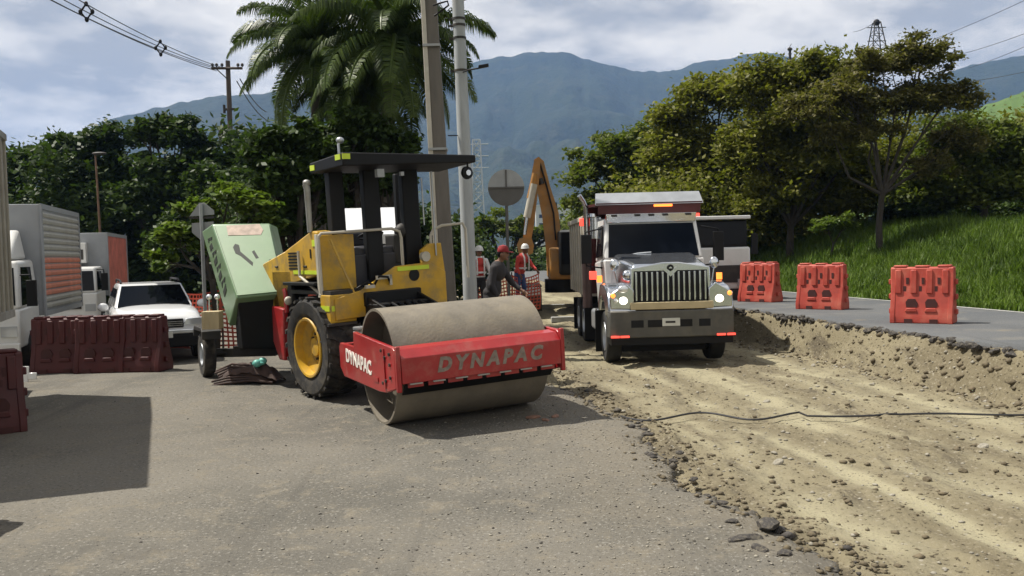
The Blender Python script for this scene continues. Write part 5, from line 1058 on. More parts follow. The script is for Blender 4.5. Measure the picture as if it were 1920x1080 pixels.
# ------------------------------------------------------------------ white car
def build_car():
    p = at(312, 690, 18.0); t = thing('parked_car', 'white compact suv facing the camera behind the shaded red barriers', 'car', (p[0]-.08, 18.0, .13), math.pi+R_(27))
    # loft body lower: sections along y (front y=0 to rear -4.25), half widths
    def sec(y, w, z0, zsh, ztop, wt): return [(-w*.93, y, z0), (-w, y, (z0+zsh)/2), (-w*.97, y, zsh), (-wt, y, ztop), (0, y, ztop+.03), (wt, y, ztop), (w*.97, y, zsh), (w, y, (z0+zsh)/2), (w*.93, y, z0)]
    S = [sec(.02, .70, .38, .70, .80, .60), sec(-.05, .82, .30, .78, .92, .70), sec(-.25, .88, .26, .90, 1.02, .74), sec(-.9, .91, .26, .97, 1.10, .76), sec(-1.28, .91, .26, 1.0, 1.14, .78), sec(-2.5, .91, .26, 1.02, 1.10, .84), sec(-3.8, .90, .28, 1.02, 1.12, .80), sec(-4.22, .86, .36, .98, 1.05, .76), sec(-4.3, .78, .42, .9, .98, .66)]
    n = 9; V = [q for s in S for q in s]; Fq = []
    for i in range(len(S)-1):
        for j in range(n): Fq.append((i*n+j, i*n+(j+1) % n, (i+1)*n+(j+1) % n, (i+1)*n+j))
    Fq += [tuple(range(n))[::-1], tuple(range((len(S)-1)*n, len(S)*n))]
    b = MB(); b.add(V, Fq); body = b.build('body', M_carw, t, ang=50); sb = body.modifiers.new('s', 'SUBSURF'); sb.levels = 1; sb.render_levels = 2
    # greenhouse
    def gsec(f): return
    b = MB(); b.hexa([(-.80, -1.15, 1.07), (.80, -1.15, 1.07), (.80, -3.95, 1.07), (-.80, -3.95, 1.07), (-.64, -1.85, 1.58), (.64, -1.85, 1.58), (.62, -3.75, 1.58), (-.62, -3.75, 1.58)]); cabn = b.build('cabin', M_carw, t, bevel=.06, seg=4)
    # windshield plate
    def w(x, f, o): return (x, -1.15-.70*f+o, 1.07+.51*f+o)
    b = MB(); b.hexa([w(-.73, .06, .012), w(.73, .06, .012), w(.73, .06, -.01), w(-.73, .06, -.01), w(-.60, .90, .012), w(.60, .90, .012), w(.60, .90, -.01), w(-.60, .90, -.01)]); b.build('windshield', M_glass, t)
    for s in (-1, 1):
        for (ya, yb, yc, yd) in ((-1.42, -2.28, -1.86, -2.28), (-2.36, -3.1, -2.36, -3.1), (-3.18, -3.75, -3.18, -3.62)):
            def g(y, f, o): return (s*(.80-.165*f+o), y, 1.07+.51*f)
            b = MB(); b.hexa([g(ya, .14, .012), g(yb, .14, .012), g(yb, .14, -.01), g(ya, .14, -.01), g(yc, .80, .012), g(yd, .80, .012), g(yd, .80, -.01), g(yc, .80, -.01)]); b.build('side_window', M_glass, t)
        b = MB(); b.ell((s*1.0, -1.35, 1.12), (.11, .07, .09)); b.build('side_mirror', M_carw, t)
        b = MB(); b.tube([(s*.60, -1.95, 1.60), (s*.60, -2.1, 1.66), (s*.60, -3.5, 1.66), (s*.60, -3.65, 1.60)], .022); b.build('roof_rail', M_blk, t)
        b = MB(); b.prism([(s*.42, .74), (s*.80, .74), (s*.84, .90), (s*.50, .88)][::s], -.10, .02, 'y'); b.build('headlamp', M_lens, t, bevel=.015)
        b = MB(); b.box(s*.62-.08, s*.62+.08, -.05, .035, .44, .54); b.build('fog_lamp', M_dark, t)
        b = MB()
        for yy in (-.80, -3.45): b.lathe([(.30, 0), (.44, 0), (.44, .02), (.30, .02)], (s*.90 if s > 0 else -.92, yy, .36), (1, 0, 0), 30, close=True)
        b.build('wheel_arch', M_blk, t)
        for yy in (-.80, -3.45): wheel(t, (s*.80, yy, .34), .34, .22, M_steel, side=s, tmat=M_rub2, nuts=5)
    b = MB(); b.box(-.44, .44, -.04, .035, .70, .88); gr = b.build('grille', M_blk, t, bevel=.02)
    for z in (.745, .785, .825): b = MB(); b.box(-.42, .42, .035, .045, z-.008, z+.008); b.build('grille_bar', M_chr, gr)
    b = MB(); P = [(0, .90), (.055, .80), (0, .70), (-.055, .80)]; Q = [(x*.45, .80+(z-.80)*.45) for x, z in P]
    for i in range(4):
        j = (i+1) % 4; b.hexa([(P[i][0], .03, P[i][1]), (P[j][0], .03, P[j][1]), (Q[j][0], .03, Q[j][1]), (Q[i][0], .03, Q[i][1]), (P[i][0], .06, P[i][1]), (P[j][0], .06, P[j][1]), (Q[j][0], .06, Q[j][1]), (Q[i][0], .06, Q[i][1])])
    b.build('badge', M_chr, gr, smooth=False)
    b = MB(); b.box(-.70, .70, -.02, .06, .58, .66); b.build('bumper_bar', M_lens, t, bevel=.02); b = MB(); b.box(-.72, .72, -.02, .045, .30, .57); b.build('bumper_skirt', M_blk, t, bevel=.03)
    b = MB(); b.box(-.22, .22, .06, .07, .50, .62); b.build('number_plate', M_plate, t)
    b = MB(); b.tube([(.5, -1.12, 1.10), (.1, -1.16, 1.14)], .01); b.tube([(-.05, -1.10, 1.10), (-.45, -1.16, 1.14)], .01); b.build('wiper', M_blk, t)
build_car()
# ------------------------------------------------------------------ green towable machine
def build_green():
    Y = 15.3
    t = thing('towed_compressor', 'pale green towable machine tipped on end, black scrawl on its lid, beside the roller', 'compressor', (*at(440, 712, Y)[:2], .08))
    o = np.array([t.location.x, t.location.y, t.location.z])
    Yb, Yt = 14.75, 15.9
    A = at(397, 420, Yt); B = at(506, 419, Yt-.0); C = at(534, 550, Yb+.1); D = at(444, 559, Yb); E = at(378, 434, Yt+1.0); Fp = at(430, 612, Yb+.85); G = at(520, 425, Yt+1.0); H = at(560, 600, Yb+1.0)
    P = [x-o for x in (D, C, H, Fp, A, B, G, E)]
    b = MB(); b.hexa(P); body = b.build('housing', M_green, t, bevel=.03, seg=3)
    # panel-local helper on lid
    def lid(a, c, off=.006):
        top = A+(B-A)*a; bot = D+(C-D)*a; q = top+(bot-top)*c; n = np.cross(B-A, D-A); n = n/np.linalg.norm(n); n = n if n[1] < 0 else -n; return q+n*off-o
    def sidep(a, c, off=.006):
        top = E+(A-E)*a; bot = Fp+(D-Fp)*a; q = top+(bot-top)*c; n = np.cross(A-E, Fp-E); n = n/np.linalg.norm(n); n = n if n[0] < 0 else -n; return q+n*off-o
    def patch(name, fn, pts, mt, th=.008):
        b = MB(); k = len(pts); V = [fn(a, c, .0) for a, c in pts]+[fn(a, c, th) for a, c in pts]
        b.add(V, [tuple(range(k)), tuple(range(k, 2*k))]+[(i, (i+1) % k, k+(i+1) % k, k+i) for i in range(k)]); return b.build(name, mt, body, smooth=False)
    patch('worn_label', lid, [(.24, .03), (.82, .01), (.86, .10), (.80, .17), (.22, .17)], M_brownpatch)
    patch('black_scrawl', lid, [(.24, .34), (.30, .29), (.36, .31), (.35, .40), (.53, .56), (.50, .61), (.33, .46), (.25, .42)], M_stencil)
    patch('black_scrawl', lid, [(.56, .41), (.61, .39), (.66, .50), (.60, .51)], M_stencil)
    patch('small_mark', lid, [(.84, .53), (.90, .53), (.90, .545), (.84, .545)], M_stencil)
    rr = random.Random(3)
    for k in range(8):
        c0 = .12+k*.085; patch('stencilled_mark', sidep, [(.30, c0), (.5+rr.uniform(0, .2), c0-.01), (.55, c0+.05), (.28, c0+.055)] if k % 2 else [(.35, c0), (.72, c0+.02), (.62, c0+.05), (.45, c0+.02), (.32, c0+.05)], M_stencil)
    # seam lines around lid
    for a0, a1, c0, c1 in ((.02, .98, .955, .975), (.02, .035, .03, .97), (.965, .98, .03, .97)):
        patch('lid_flange', lid, [(a0, c0), (a1, c0), (a1, c1), (a0, c1)], M_green, .018)
    # underside black belly from bottom front down to ground
    b = MB(); q = [at(446, 560, Yb+.12), at(536, 552, Yb+.22), at(545, 560, Yb+1.0), at(440, 580, Yb+.8), at(455, 655, Yb+.5), at(520, 655, Yb+.5), at(525, 655, Yb+1.1), at(445, 655, Yb+1.0)]
    q = [x-o for x in q]; b.hexa([q[4], q[5], q[6], q[7], q[0], q[1], q[2], q[3]]); b.build('engine_bay', M_blk, t, bevel=.02)
    b = MB(); rr = random.Random(9)
    b.box(-.1, .8, .3, .45, .42, .58); b.build('hoses', M_dark, t)
    # axle, wheels with mudguards
    W = on(381, 712, .08)-o
    ax = (math.cos(R_(20)), math.sin(R_(20)), 0)
    M_ = Matrix.Translation((W[0], W[1]+.25, .43)) @ Matrix.Rotation(R_(28), 4, 'Z')
    wheel(t, (0, 0, 0), .40, .20, M_steel, side=-1, M=M_, tmat=M_rub, rr=.5, nuts=5)
    M2 = Matrix.Translation((W[0]+1.45, W[1]+.95, .43)) @ Matrix.Rotation(R_(28), 4, 'Z')
    wheel(t, (0, 0, 0), .40, .20, M_steel, side=1, M=M2, tmat=M_rub, rr=.5, nuts=5)
    b = MB(M_); b.prism([(-.50, .30), (-.48, .44), (-.36, .50), (.36, .50), (.50, .42), (.52, .30), (.46, .30), (.40, .42), (-.38, .43), (-.44, .30)], -.15, .17, 'x'); b.build('mudguard', M_dark, t, bevel=.01)
    b = MB(); b.cyl((W[0], W[1]+.25, .43), (W[0]+1.45, W[1]+.95, .43), .05); b.box(W[0]+.1, W[0]+1.2, W[1]+.35, W[1]+.5, .35, .5); b.build('axle', M_dark, t)
    # straw coloured box on mudguard
    p = at(397, 600, 14.95)-o; b = MB(); b.box(p[0]-.13, p[0]+.16, p[1]-.12, p[1]+.12, p[2]-.15, p[2]+.15)
    for k in range(3): b.box(p[0]-.10+k*.09, p[0]-.085+k*.09, p[1]-.13, p[1]-.12, p[2]-.14, p[2]+.14)
    b.build('battery_box', M_straw, t, bevel=.01)
    for k, x in enumerate((-.10, .04)):
        b = MB(); b.ell((p[0]+x, p[1]+.2, p[2]+.38), (.05, .05, .05)); b.cyl((p[0]+x, p[1]+.2, p[2]+.1), (p[0]+x, p[1]+.2, p[2]+.38), .012); b.build('work_lamp', M_lens, t)
build_green()
# rags / tarp heap with hoses
def heap():
    base = on(468, 722, .06); t = thing('tarpaulin_heap', 'dark brown crumpled tarpaulin and old hoses heaped on the road between green machine and roller', 'tarpaulin', (base[0], base[1]+.15, .06))
    n = 46; m_ = 26; V = []; 
    for i in range(n):
        for j in range(m_):
            x = -.50+1.0*i/(n-1); y = -.28+.6*j/(m_-1); e = max(0, 1-(x/.52)**2)*max(0, 1-(y/.33)**2)
            z = .36*e**.5+.16*float(fbm(np.array([x*5.0+y*2]), np.array([y*9.0]), 4, 77)[0])*e**.3; V.append((x, y, max(z, -.0)))
    Fq = [(i*m_+j, (i+1)*m_+j, (i+1)*m_+j+1, i*m_+j+1) for i in range(n-1) for j in range(m_-1)]
    b = MB(); b.add(V, Fq); b.build('tarpaulin', M_rag, t)
    rr = random.Random(4); b = MB()
    for k in range(8):
        y = -.33+k*.035; b.tube([(-.56+rr.uniform(-.05, .1), y, .03+k*.03), (-.3, y-.03+rr.uniform(-.03, .03), .08+k*.04), (.1, y, .10+k*.03), (.42, y+.05, .05)], .02)
    b.build('hose', M_rag, t)
    p = on(490, 672, .3); b = MB(); rr = random.Random(8)
    for k in range(6): b.ell((rr.uniform(-.12, .12), rr.uniform(-.06, .06), rr.uniform(-.03, .05)), (rr.uniform(.06, .10), .07, rr.uniform(.04, .07)), 10, 7)
    o = b.build('plastic_bag', M_teal); o.location = (base[0]+.20, base[1]+.02, .44); o.rotation_euler = (0, 0, .3); tag(o, 'crumpled teal plastic bag on top of the brown tarpaulin heap', 'bag')
heap()
# ------------------------------------------------------------------ excavator
def build_exc():
    Y = 30.0; px = F_PX/Y
    t = thing('excavator', 'orange excavator with raised boom working behind the roller, left of the dump truck', 'excavator', (*at(1050, 575, Y)[:2], .30))
    o = np.array([t.location.x, t.location.y, t.location.z])
    def P(u, v, dy=0): return at(u, v, Y+dy)-o
    def plate(name, uv, d0, d1, mt, bev=.03):
        b = MB(); k = len(uv); b.add([P(u, v, d0) for u, v in uv]+[P(u, v, d1) for u, v in uv], [tuple(range(k)), tuple(range(k, 2*k))[::-1]]+[(i, (i+1) % k, k+(i+1) % k, k+i) for i in range(k)][::-1]); return b.build(name, mt, t, bevel=bev)
    plate('boom', [(1003, 300), (1010, 296), (1018, 303), (1030, 350), (1046, 400), (1050, 445), (1046, 520), (1030, 525), (1024, 455), (1018, 405), (1008, 352), (1002, 318)], -.25, .25, M_exc)
    plate('dipper_arm', [(1003, 302), (1012, 300), (1008, 350), (1000, 420), (994, 452), (982, 450), (986, 400), (996, 340)], -.62, -.28, M_exc)
    b = MB(); b.cyl(P(1003, 325, -.8), P(992, 372, -.8), .085); b.build('hydraulic_cylinder', M_exc, t)
    b = MB(); b.cyl(P(1001, 345, -.8), P(988, 408, -.8), .12, .12); b.build('hydraulic_cylinder', M_cream, t)
    b = MB(); b.cyl(P(990, 398, -.8), P(984, 440, -.8), .05); b.build('piston_rod', M_chr, t)
    plate('bucket', [(975, 448), (995, 445), (1000, 460), (998, 474), (985, 480), (974, 474), (970, 460)], -.95, -.05, M_exc, .02)
    b = MB(); b.cyl(P(1040, 380, .3), P(1048, 430, .3), .07); b.cyl(P(1012, 335, -.28), P(1016, 345, -.28), .09); b.build('boom_cylinder', M_dark, t)
    b = MB(); b.tube([P(1012, 305, -.3), P(1024, 345, -.32), P(1038, 400, -.32), P(1042, 450, -.32)], .03); b.build('hose', M_blk, t)
    # house
    h = P(1062, 500); b = MB(); b.box(h[0]-.6, h[0]+1.7, -.9, 1.8, .95, 2.0); b.build('engine_house', M_exc, t, bevel=.08)
    b = MB(); b.box(-.05, 1.05, -1.3, .3, 1.1, 2.55); b.build('operator_cab', M_blk, t, bevel=.08)
    b = MB(); b.box(.02, .98, -1.32, -1.29, 1.45, 2.45); b.build('cab_window', M_glass, t)
    b = MB(); b.box(.0, 1.6, -1.34, -1.30, 2.50, 2.56); b.build('handrail', M_steel, t)
    for s in (-1, 1):
        x = .1+s*1.05; b = MB(); b.prism([(-1.9, .25), (-1.6, 0), (1.6, 0), (1.9, .25), (1.9, .5), (1.6, .75), (-1.6, .75), (-1.9, .5)], x-.28, x+.28, 'x'); tr = b.build('track', M_dark, t, bevel=.03)
        b = MB()
        for k in range(12): b.box(x-.3, x+.3, -1.55+k*.27, -1.45+k*.27, -.02, .0); b.box(x-.3, x+.3, -1.55+k*.27, -1.45+k*.27, .75, .79)
        b.build('track_shoes', M_dark, tr)
    b = MB(); b.cyl((.1, 0, .5), (.1, 0, .95), .6); b.build('slew_ring', M_blk, t)
    b = MB(); b.box(-2.2, -.8, -1.5, -1.3, .1, .45); b.build('dozer_blade', M_exc, t)
build_exc()
# pale beams on ground near excavator
for i, (u, v, w_) in enumerate(((1046, 578, 1.5), (1070, 600, 1.2))):
    p = on(u, v, .2 if i == 0 else .05); o = MB().box(-w_/2, w_/2, -.12, .12, 0, .16).build('concrete_beam', M_line, None, bevel=.01); o.location = (p[0], p[1], (.18, .0)[i]); o.rotation_euler = (0, 0, R_(3))
    tag(o, ('pale concrete beam lying on the ground in front of the excavator track', 'pale kerb block lying beside the rear wheels of the dump truck')[i], 'beam')
# ------------------------------------------------------------------ round sign
p = at(949, 352, 22.5); t = thing('round_sign', 'large grey round sign on a post seen from behind, above the drum', 'sign', (p[0], p[1], 0), R_(2))
b = MB(); b.cyl((0, 0, 0), (0, 0, p[2]-.1), .04); b.build('post', M_signd, t)
b = MB(); b.cyl((0, -.05, p[2]), (0, -.03, p[2]), .46, .46, 40); dsk = b.build('disc', M_sign, t)
b = MB(); b.box(-.45, .45, -.085, -.052, p[2]-.02, p[2]+.02); b.box(-.02, .02, -.085, -.052, p[2]-.0, p[2]+.44); b.build('bracket', M_signd, dsk)
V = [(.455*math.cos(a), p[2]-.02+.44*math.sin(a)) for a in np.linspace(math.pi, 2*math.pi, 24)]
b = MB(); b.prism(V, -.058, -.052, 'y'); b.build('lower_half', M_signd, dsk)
# traffic sign backs near shrub
p = at(378, 420, 17.2); t = thing('traffic_sign', 'grey post with diamond and square sign backs left of the green machine', 'sign', (p[0], p[1], 0.08), R_(-6))
z1 = at(378, 405, 17.2)[2]; z2 = at(378, 441, 17.2)[2]
b = MB(); b.cyl((0, 0, 0), (0, 0, z1+.15), .035); b.build('post', M_sign, t)
b = MB(); b.prism([(-.26, z1-.08), (-.05, z1+.18), (.05, z1+.18), (.24, z1+.02), (.24, z1-.06)], .04, .05, 'y'); b.build('diamond_panel', M_sign, t)
b = MB(); b.prism([(-.22, z2+.16), (.22, z2+.18), (.20, z2-.02), (.05, z2-.18), (-.04, z2-.18), (-.22, z2-.02)], .04, .05, 'y'); b.build('lower_panel', M_sign, t)
b = MB(); b.box(-.25, .25, .0, .038, z1-.13, z1-.09); b.build('bracket', M_dark, t)
# ------------------------------------------------------------------ orange netting
def netting(label, pts, h0, z0, seed):
    a = np.array(pts[0]); t = thing('safety_netting', label, 'netting', (a[0], a[1], z0)); rg = np.random.default_rng(seed); V = []; Fq = []
    for k in range(len(pts)-1):
        p = np.array(pts[k])-a; q = np.array(pts[k+1])-a; L_ = np.linalg.norm(q-p); d = (q-p)/L_
        b = MB(); b.cyl((p[0], p[1], -.1), (p[0], p[1], h0+.1), .02); b.build('stake', M_wood, t)
        nx = int(L_/.11); nz = int(h0/.10); w = .02
        def pt(s, z): off = .05*math.sin(s*3)+.03*math.sin(s*7+z*5); return (p[0]+d[0]*s-d[1]*off, p[1]+d[1]*s+d[0]*off, z-.10*math.sin(math.pi*s/L_)*(z/h0))
        for i in range(nx+1):
            s = L_*i/nx
            for j in range(nz): 
                b0 = len(V); V += [pt(s-w, h0*j/nz), pt(s+w, h0*j/nz), pt(s+w, h0*(j+1)/nz), pt(s-w, h0*(j+1)/nz)]; Fq.append((b0, b0+1, b0+2, b0+3))
        for j in range(nz+1):
            z = h0*j/nz
            for i in range(nx):
                b0 = len(V); s0 = L_*i/nx; s1 = L_*(i+1)/nx; V += [pt(s0, z-w), pt(s1, z-w), pt(s1, z+w), pt(s0, z+w)]; Fq.append((b0, b0+1, b0+2, b0+3))
    np_mesh('net', V, Fq, M_mesh, t)
a = at(315, 560, 21); c = at(415, 560, 20); netting('orange plastic safety netting behind the white car and the shrub', [tuple(a[:2]), tuple(c[:2]), tuple(at(470, 560, 20)[:2])], 1.35, 0.15, 1)
a = at(525, 540, 20); netting('orange plastic safety netting between green machine and roller hood', [tuple(a[:2]), tuple(at(600, 540, 20.5)[:2]), tuple(at(680, 540, 21)[:2])], 1.9, 0.1, 2)
a = at(880, 540, 25); netting('red orange safety netting behind the workers right of the roller', [tuple(a[:2]), tuple(at(960, 540, 26)[:2]), tuple(at(1010, 540, 27)[:2])], 1.05, 0.45, 3)
# ------------------------------------------------------------------ poles
p0 = at(832, 470, 19.0); p1 = at(801, -40, 19.0)
b0 = (p0[0]+.07, 19.0, 0.0); t = thing('utility_pole', 'massive brown concrete utility pole rising behind the roller canopy, left of the pale pole', 'pole', b0)
top = np.array(p1)-np.array(b0); top[1] += .2; ext = top*(9.5/top[2])
b = MB(); d = ext
def sq(c, w, h): return [(c[0]-w, c[1]-h, c[2]), (c[0]+w, c[1]-h, c[2]), (c[0]+w, c[1]+h, c[2]), (c[0]-w, c[1]+h, c[2])]
b.hexa(sq((0, 0, 0), .21, .15)+sq(tuple(d), .145, .11)); b.build('shaft', M_conc, t, bevel=.02)
b = MB(); b.hexa(sq((-.17, -.16, 0), .055, .02)+sq((d[0]-.115, d[1]-.12, d[2]), .045, .02)); b.build('lit_edge_strip', M_cream, t, bevel=.01)  # pale strip added as the sunlit left edge of the shaft
for z in (4.4, 6.6):
    b = MB(); c = d*(z/d[2]); w = .21-.065*z/9.5; b.box(c[0]-w-.02, c[0]+w+.02, c[1]-.19, c[1]+.17, z, z+.05); b.build('band', M_sign, t)
def rel(u, v, Y): return at(u, v, Y)-np.array(b0)
b = MB(); b.tube([rel(812, 10, 18.9), rel(825, 6, 18.9), rel(839, 2, 18.9), rel(841, 10, 18.9), rel(828, 20, 18.9), rel(814, 30, 18.9)], .02); b.build('bracket', M_blk, t)
p0 = at(877, 480, 20.0); p1 = at(857, -40, 20.0); b0 = (p0[0]+.05, 20.0, 0.0)
t = thing('lamp_pole', 'pale grey round pole with clamp bands and small floodlight, right of the brown pole', 'pole', b0)
top = np.array(p1)-np.array(b0); ext = top*(9.5/top[2])
b = MB(); b.cyl((0, 0, 0), tuple(ext), .165, .125, 24); b.build('shaft', M_conc2, t)
def band(v, r=.15):
    c = at(862+ (v/480)*15, v, 20.0)-np.array(b0); k = c[2]/ext[2]; c = ext*k; b = MB(); b.cyl(tuple(c), tuple(c+ext/np.linalg.norm(ext)*.05), r, r, 24); b.box(c[0]-r-.08, c[0]-r+.02, c[1]-.03, c[1]+.03, c[2], c[2]+.04); b.build('clamp_band', M_dark, t)
for v in (38, 50, 74, 135): band(v)
b = MB(); b.tube([rel(868, 135, 19.85), rel(880, 131, 19.8), rel(897, 128, 19.7)], .018); b.build('lamp_arm', M_blk, t)
c = rel(906, 125, 19.7); b = MB(); b.hexa([(c[0]-.11, c[1]-.06, c[2]-.04), (c[0]+.12, c[1]-.06, c[2]+.00), (c[0]+.12, c[1]+.06, c[2]+.00), (c[0]-.11, c[1]+.06, c[2]-.04), (c[0]-.10, c[1]-.06, c[2]+.03), (c[0]+.12, c[1]-.06, c[2]+.06), (c[0]+.12, c[1]+.06, c[2]+.06), (c[0]-.10, c[1]+.06, c[2]+.03)]); b.build('floodlight', M_blk, t, bevel=.01)
b = MB(); b.tube([rel(870, 0, 20), rel(880, -4, 20)], .02); b.box(rel(850, 255, 19.9)[0]-.12, rel(850, 255, 19.9)[0]+.1, -.12, -.08, rel(850, 255, 19.9)[2], rel(850, 255, 19.9)[2]+.02); b.build('bracket', M_blk, t)
# wooden pole left
Y = 48.0; p0 = at(436, 470, Y); p1 = at(427, 114, Y); b0 = (p0[0]+.1, Y, -.3); t = thing('utility_pole', 'dark timber utility pole with crossarm and small transformer above the trees on the left', 'pole', b0)
ext = np.array(p1)-np.array(b0); b = MB(); b.cyl((0, 0, 0), tuple(ext), .17, .12, 14); b.build('shaft', M_wood, t)
a = rel(398, 129, Y); c = rel(456, 129, Y); b = MB(); b.tube([tuple(a+np.array([0, -.15, 0])), tuple(c+np.array([0, -.15, 0]))], .075, 6); b.build('crossarm', M_wood, t)
b = MB(); b.tube([tuple(rel(408, 131, Y)+np.array([0, -.15, 0])), tuple(rel(429, 150, Y)+np.array([0, -.15, 0]))], .03); b.build('brace', M_dark, t)
for u in (400, 408, 418, 448, 456):
    c = rel(u, 128, Y); b = MB(); b.lathe([(.02, 0), (.05, .04), (.10, .07), (.05, .10), (.09, .14), (.03, .2)], (c[0], c[1]-.15, c[2]+.04), (0, 0, 1), 12); b.build('insulator', M_dark, t)
c = rel(418, 250, Y); b = MB(); b.cyl((c[0], c[1], c[2]-.45), (c[0], c[1], c[2]+.35), .24, n=20); b.cyl((c[0]-.08, c[1], c[2]+.35), (c[0]-.08, c[1], c[2]+.65), .05); b.cyl((c[0]+.08, c[1], c[2]+.35), (c[0]+.08, c[1], c[2]+.65), .05); b.build('transformer', M_dark, t, bevel=.02)
c = rel(431, 205, Y); b = MB(); b.box(c[0]-.3, c[0]+.3, c[1]-.1, c[1]+.1, c[2]-.05, c[2]+.05); b.cyl((c[0]-.3, c[1], c[2]-.2), (c[0]-.3, c[1], c[2]+.25), .07); b.cyl((c[0]+.35, c[1], c[2]-1.3), (c[0]+.35, c[1], c[2]-.9), .07); b.build('fuse_bracket', M_dark, t)
# wires
def wire(label, A, B, sag, r=.02, group='overhead lines from the timber pole'):
    A = np.array(A); B = np.array(B); P = [tuple(A+(B-A)*k/24-np.array([0, 0, 4*sag*(k/24)*(1-k/24)])) for k in range(25)]
    return tag(MB().tube(P, r, 5).build('power_line', M_wire), label, 'power line', group)
LW = 'thin dark overhead line running from the timber pole crossarm up to the left'
for i_, (u0, v0, u1, v1) in enumerate(((400, 127, 90, -12), (408, 127, 118, -12), (402, 131, 100, -8), (418, 127, 150, -12), (406, 133, 75, -20))):
    A = at(u0, v0, Y-.15); B = at(u1-60, v1-22, 27); wire(('second lowest', 'second', 'middle', 'uppermost', 'lowest')[i_]+' of five dark overhead lines running from the timber pole up to the left', A, B, .25, .018)
def spacer(u, v, d, lb):
    c = at(u, v, d); t = thing('line_spacer', lb, 'spacer', c); b = MB(); s = .2
    b.tube([(-s, 0, 0), (0, 0, s*1.3), (s, 0, 0), (0, 0, -s*1.3), (-s, 0, 0)], .035, 6)
    for q in ((-s, 0, 0), (0, 0, s*1.3), (s, 0, 0), (0, 0, -s*1.3)): b.ell(q, (.07, .07, .09), 8, 6)
    b.build('frame', M_blk, t)
spacer(301, 90, 36.5, 'dark spacer on the overhead lines nearer the timber pole'); spacer(162, 22, 30, 'dark spacer on the overhead lines near the top of the picture')
for i_, (u0, v0, u1, v1) in enumerate(((444, 152, 500, 225), (450, 148, 500, 210))):
    wire(('lower', 'upper')[i_]+' of two short dark lines falling from the timber pole behind the left palm', at(u0, v0, Y), at(u1, v1, 60), .3, .03, 'lines falling right from the timber pole')
for i_, (u0, v0, u1, v1) in enumerate(((1755, 72, 1960, -18), (1800, 102, 1960, 48), (1815, 128, 1960, 70), (1820, 152, 1960, 125), (1600, 60, 1640, 42))):
    wire(('uppermost thin high voltage line sloping up to the right edge', 'second thin high voltage line from the top at the right edge', 'third thin high voltage line from the top at the right edge', 'lowest thin high voltage line at the right edge, just above the leaves', 'short high voltage line reaching the pylon top from the left')[i_], at(u0, v0, 140), at(u1, v1, 110), .2, .035, 'high voltage lines above the acacias')
# lattice pylons
def pylon(label, u, vt, vb, Y, wb, wt, mt):
    c = at(u, vb, Y); tp = at(u, vt, Y); H = tp[2]-c[2]; t = thing('lattice_pylon', label, 'pylon', (c[0], Y, c[2])); b = MB(); n = 7
    for sx in (-1, 1):
        for sy in (-1, 1): b.cyl((sx*wb, sy*wb, 0), (sx*wt, sy*wt, H), .09*Y/150)
    for k in range(n):
        z0, z1 = H*k/n, H*(k+1)/n; w0 = wb+(wt-wb)*k/n; w1 = wb+(wt-wb)*(k+1)/n
        for sy in (-1, 1):
            b.cyl((-w0, sy*w0, z0), (w1, sy*w1, z1), .05*Y/150, n=6); b.cyl((w0, sy*w0, z0), (-w1, sy*w1, z1), .05*Y/150, n=6); b.cyl((-w1, sy*w1, z1), (w1, sy*w1, z1), .05*Y/150, n=6)
    b.build('lattice', mt, t)
    b = MB()
    for k, f in enumerate((.62, .78, .94)): b.cyl((-wt*3.2, 0, H*f), (wt*3.2, 0, H*f), .08*Y/150, n=6)
    if wt < 1.2: b.build('crossarm', mt, t)
    return t, H
t, H = pylon('grey lattice pylon with a dark ball on top rising behind the acacias', 1645, 42, 200, 140, 2.4, .45, M_dark)
b = MB(); b.ell((0, 0, H), (.5, .5, .5)); b.build('marker_ball', M_blk, t)
pylon('thin distant lattice pylon against the mountain between pale pole and round sign', 897, 262, 400, 170, 1.1, .7, M_steel)
t, H = pylon('slender mast with antenna head poking above the left acacia', 1483, 92, 240, 120, .12, .08, M_dark)
b = MB(); b.ell((0, 0, H), (.35, .2, .25), 10, 6); b.cyl((-.3, 0, H-.2), (.2, 0, H+.7), .04); b.build('antenna', M_dark, t)
# street lamp in left trees
p = at(187, 470, 36); t = thing('street_lamp', 'thin rusty street lamp post standing in front of the dark trees on the left', 'street lamp', (p[0]+.1, 36, 0)); z = at(184, 290, 36)[2]
b = MB(); b.cyl((0, 0, 0), (-.1, 0, z), .06, .035); b.build('post', mat('rusty_post', (.14, .08, .045), .7, var=.3), t)
b = MB(); b.ell((.1, -.1, z+.03), (.30, .12, .07)); b.build('lamp_head', M_dark, t)
# far buildings
M_bld = mat('pale_render', (.5, .5, .48), .8, var=.1); M_bld2 = mat('pale_brick', (.35, .24, .18), .85, var=.15)
for i, (u, v0, w_, h_, lb, mm) in enumerate([(1075, 385, 22, 24, 'pale distant building between excavator boom and dump truck', M_bld), (1110, 392, 14, 10, 'lower pale distant building next to the dump truck bed', M_bld), (765, 425, 16, 14, 'pale distant building behind the roller posts', M_bld2), (850, 415, 14, 16, 'narrow distant building between the two poles', M_bld)]):
    Yb_ = 520+i*30; p = at(u, v0, Yb_); t = thing('distant_building', lb, 'building', (p[0], Yb_, -.5)); H = p[2]+.5; b = MB(); b.box(-w_, w_, 0, 16, 0, H); wl = b.build('wall', mm, t)
    b = MB(); b.box(-w_-.4, w_+.4, -.4, 16.4, H, H+.8); b.build('roof', M_bld, t)
    wn = None
    for r in range(int(H/5)):
        for k in range(int(w_/3)):
            x = -w_+3+k*6
            if wn is None: b = MB(); b.box(-1.2, 1.2, -.15, -.05, 0, 2); wn = b.build('window', M_glass, t); wn.location = (x, 0, 2+r*5)
            else: share('window', wn, t, (x, 0, 2+r*5))
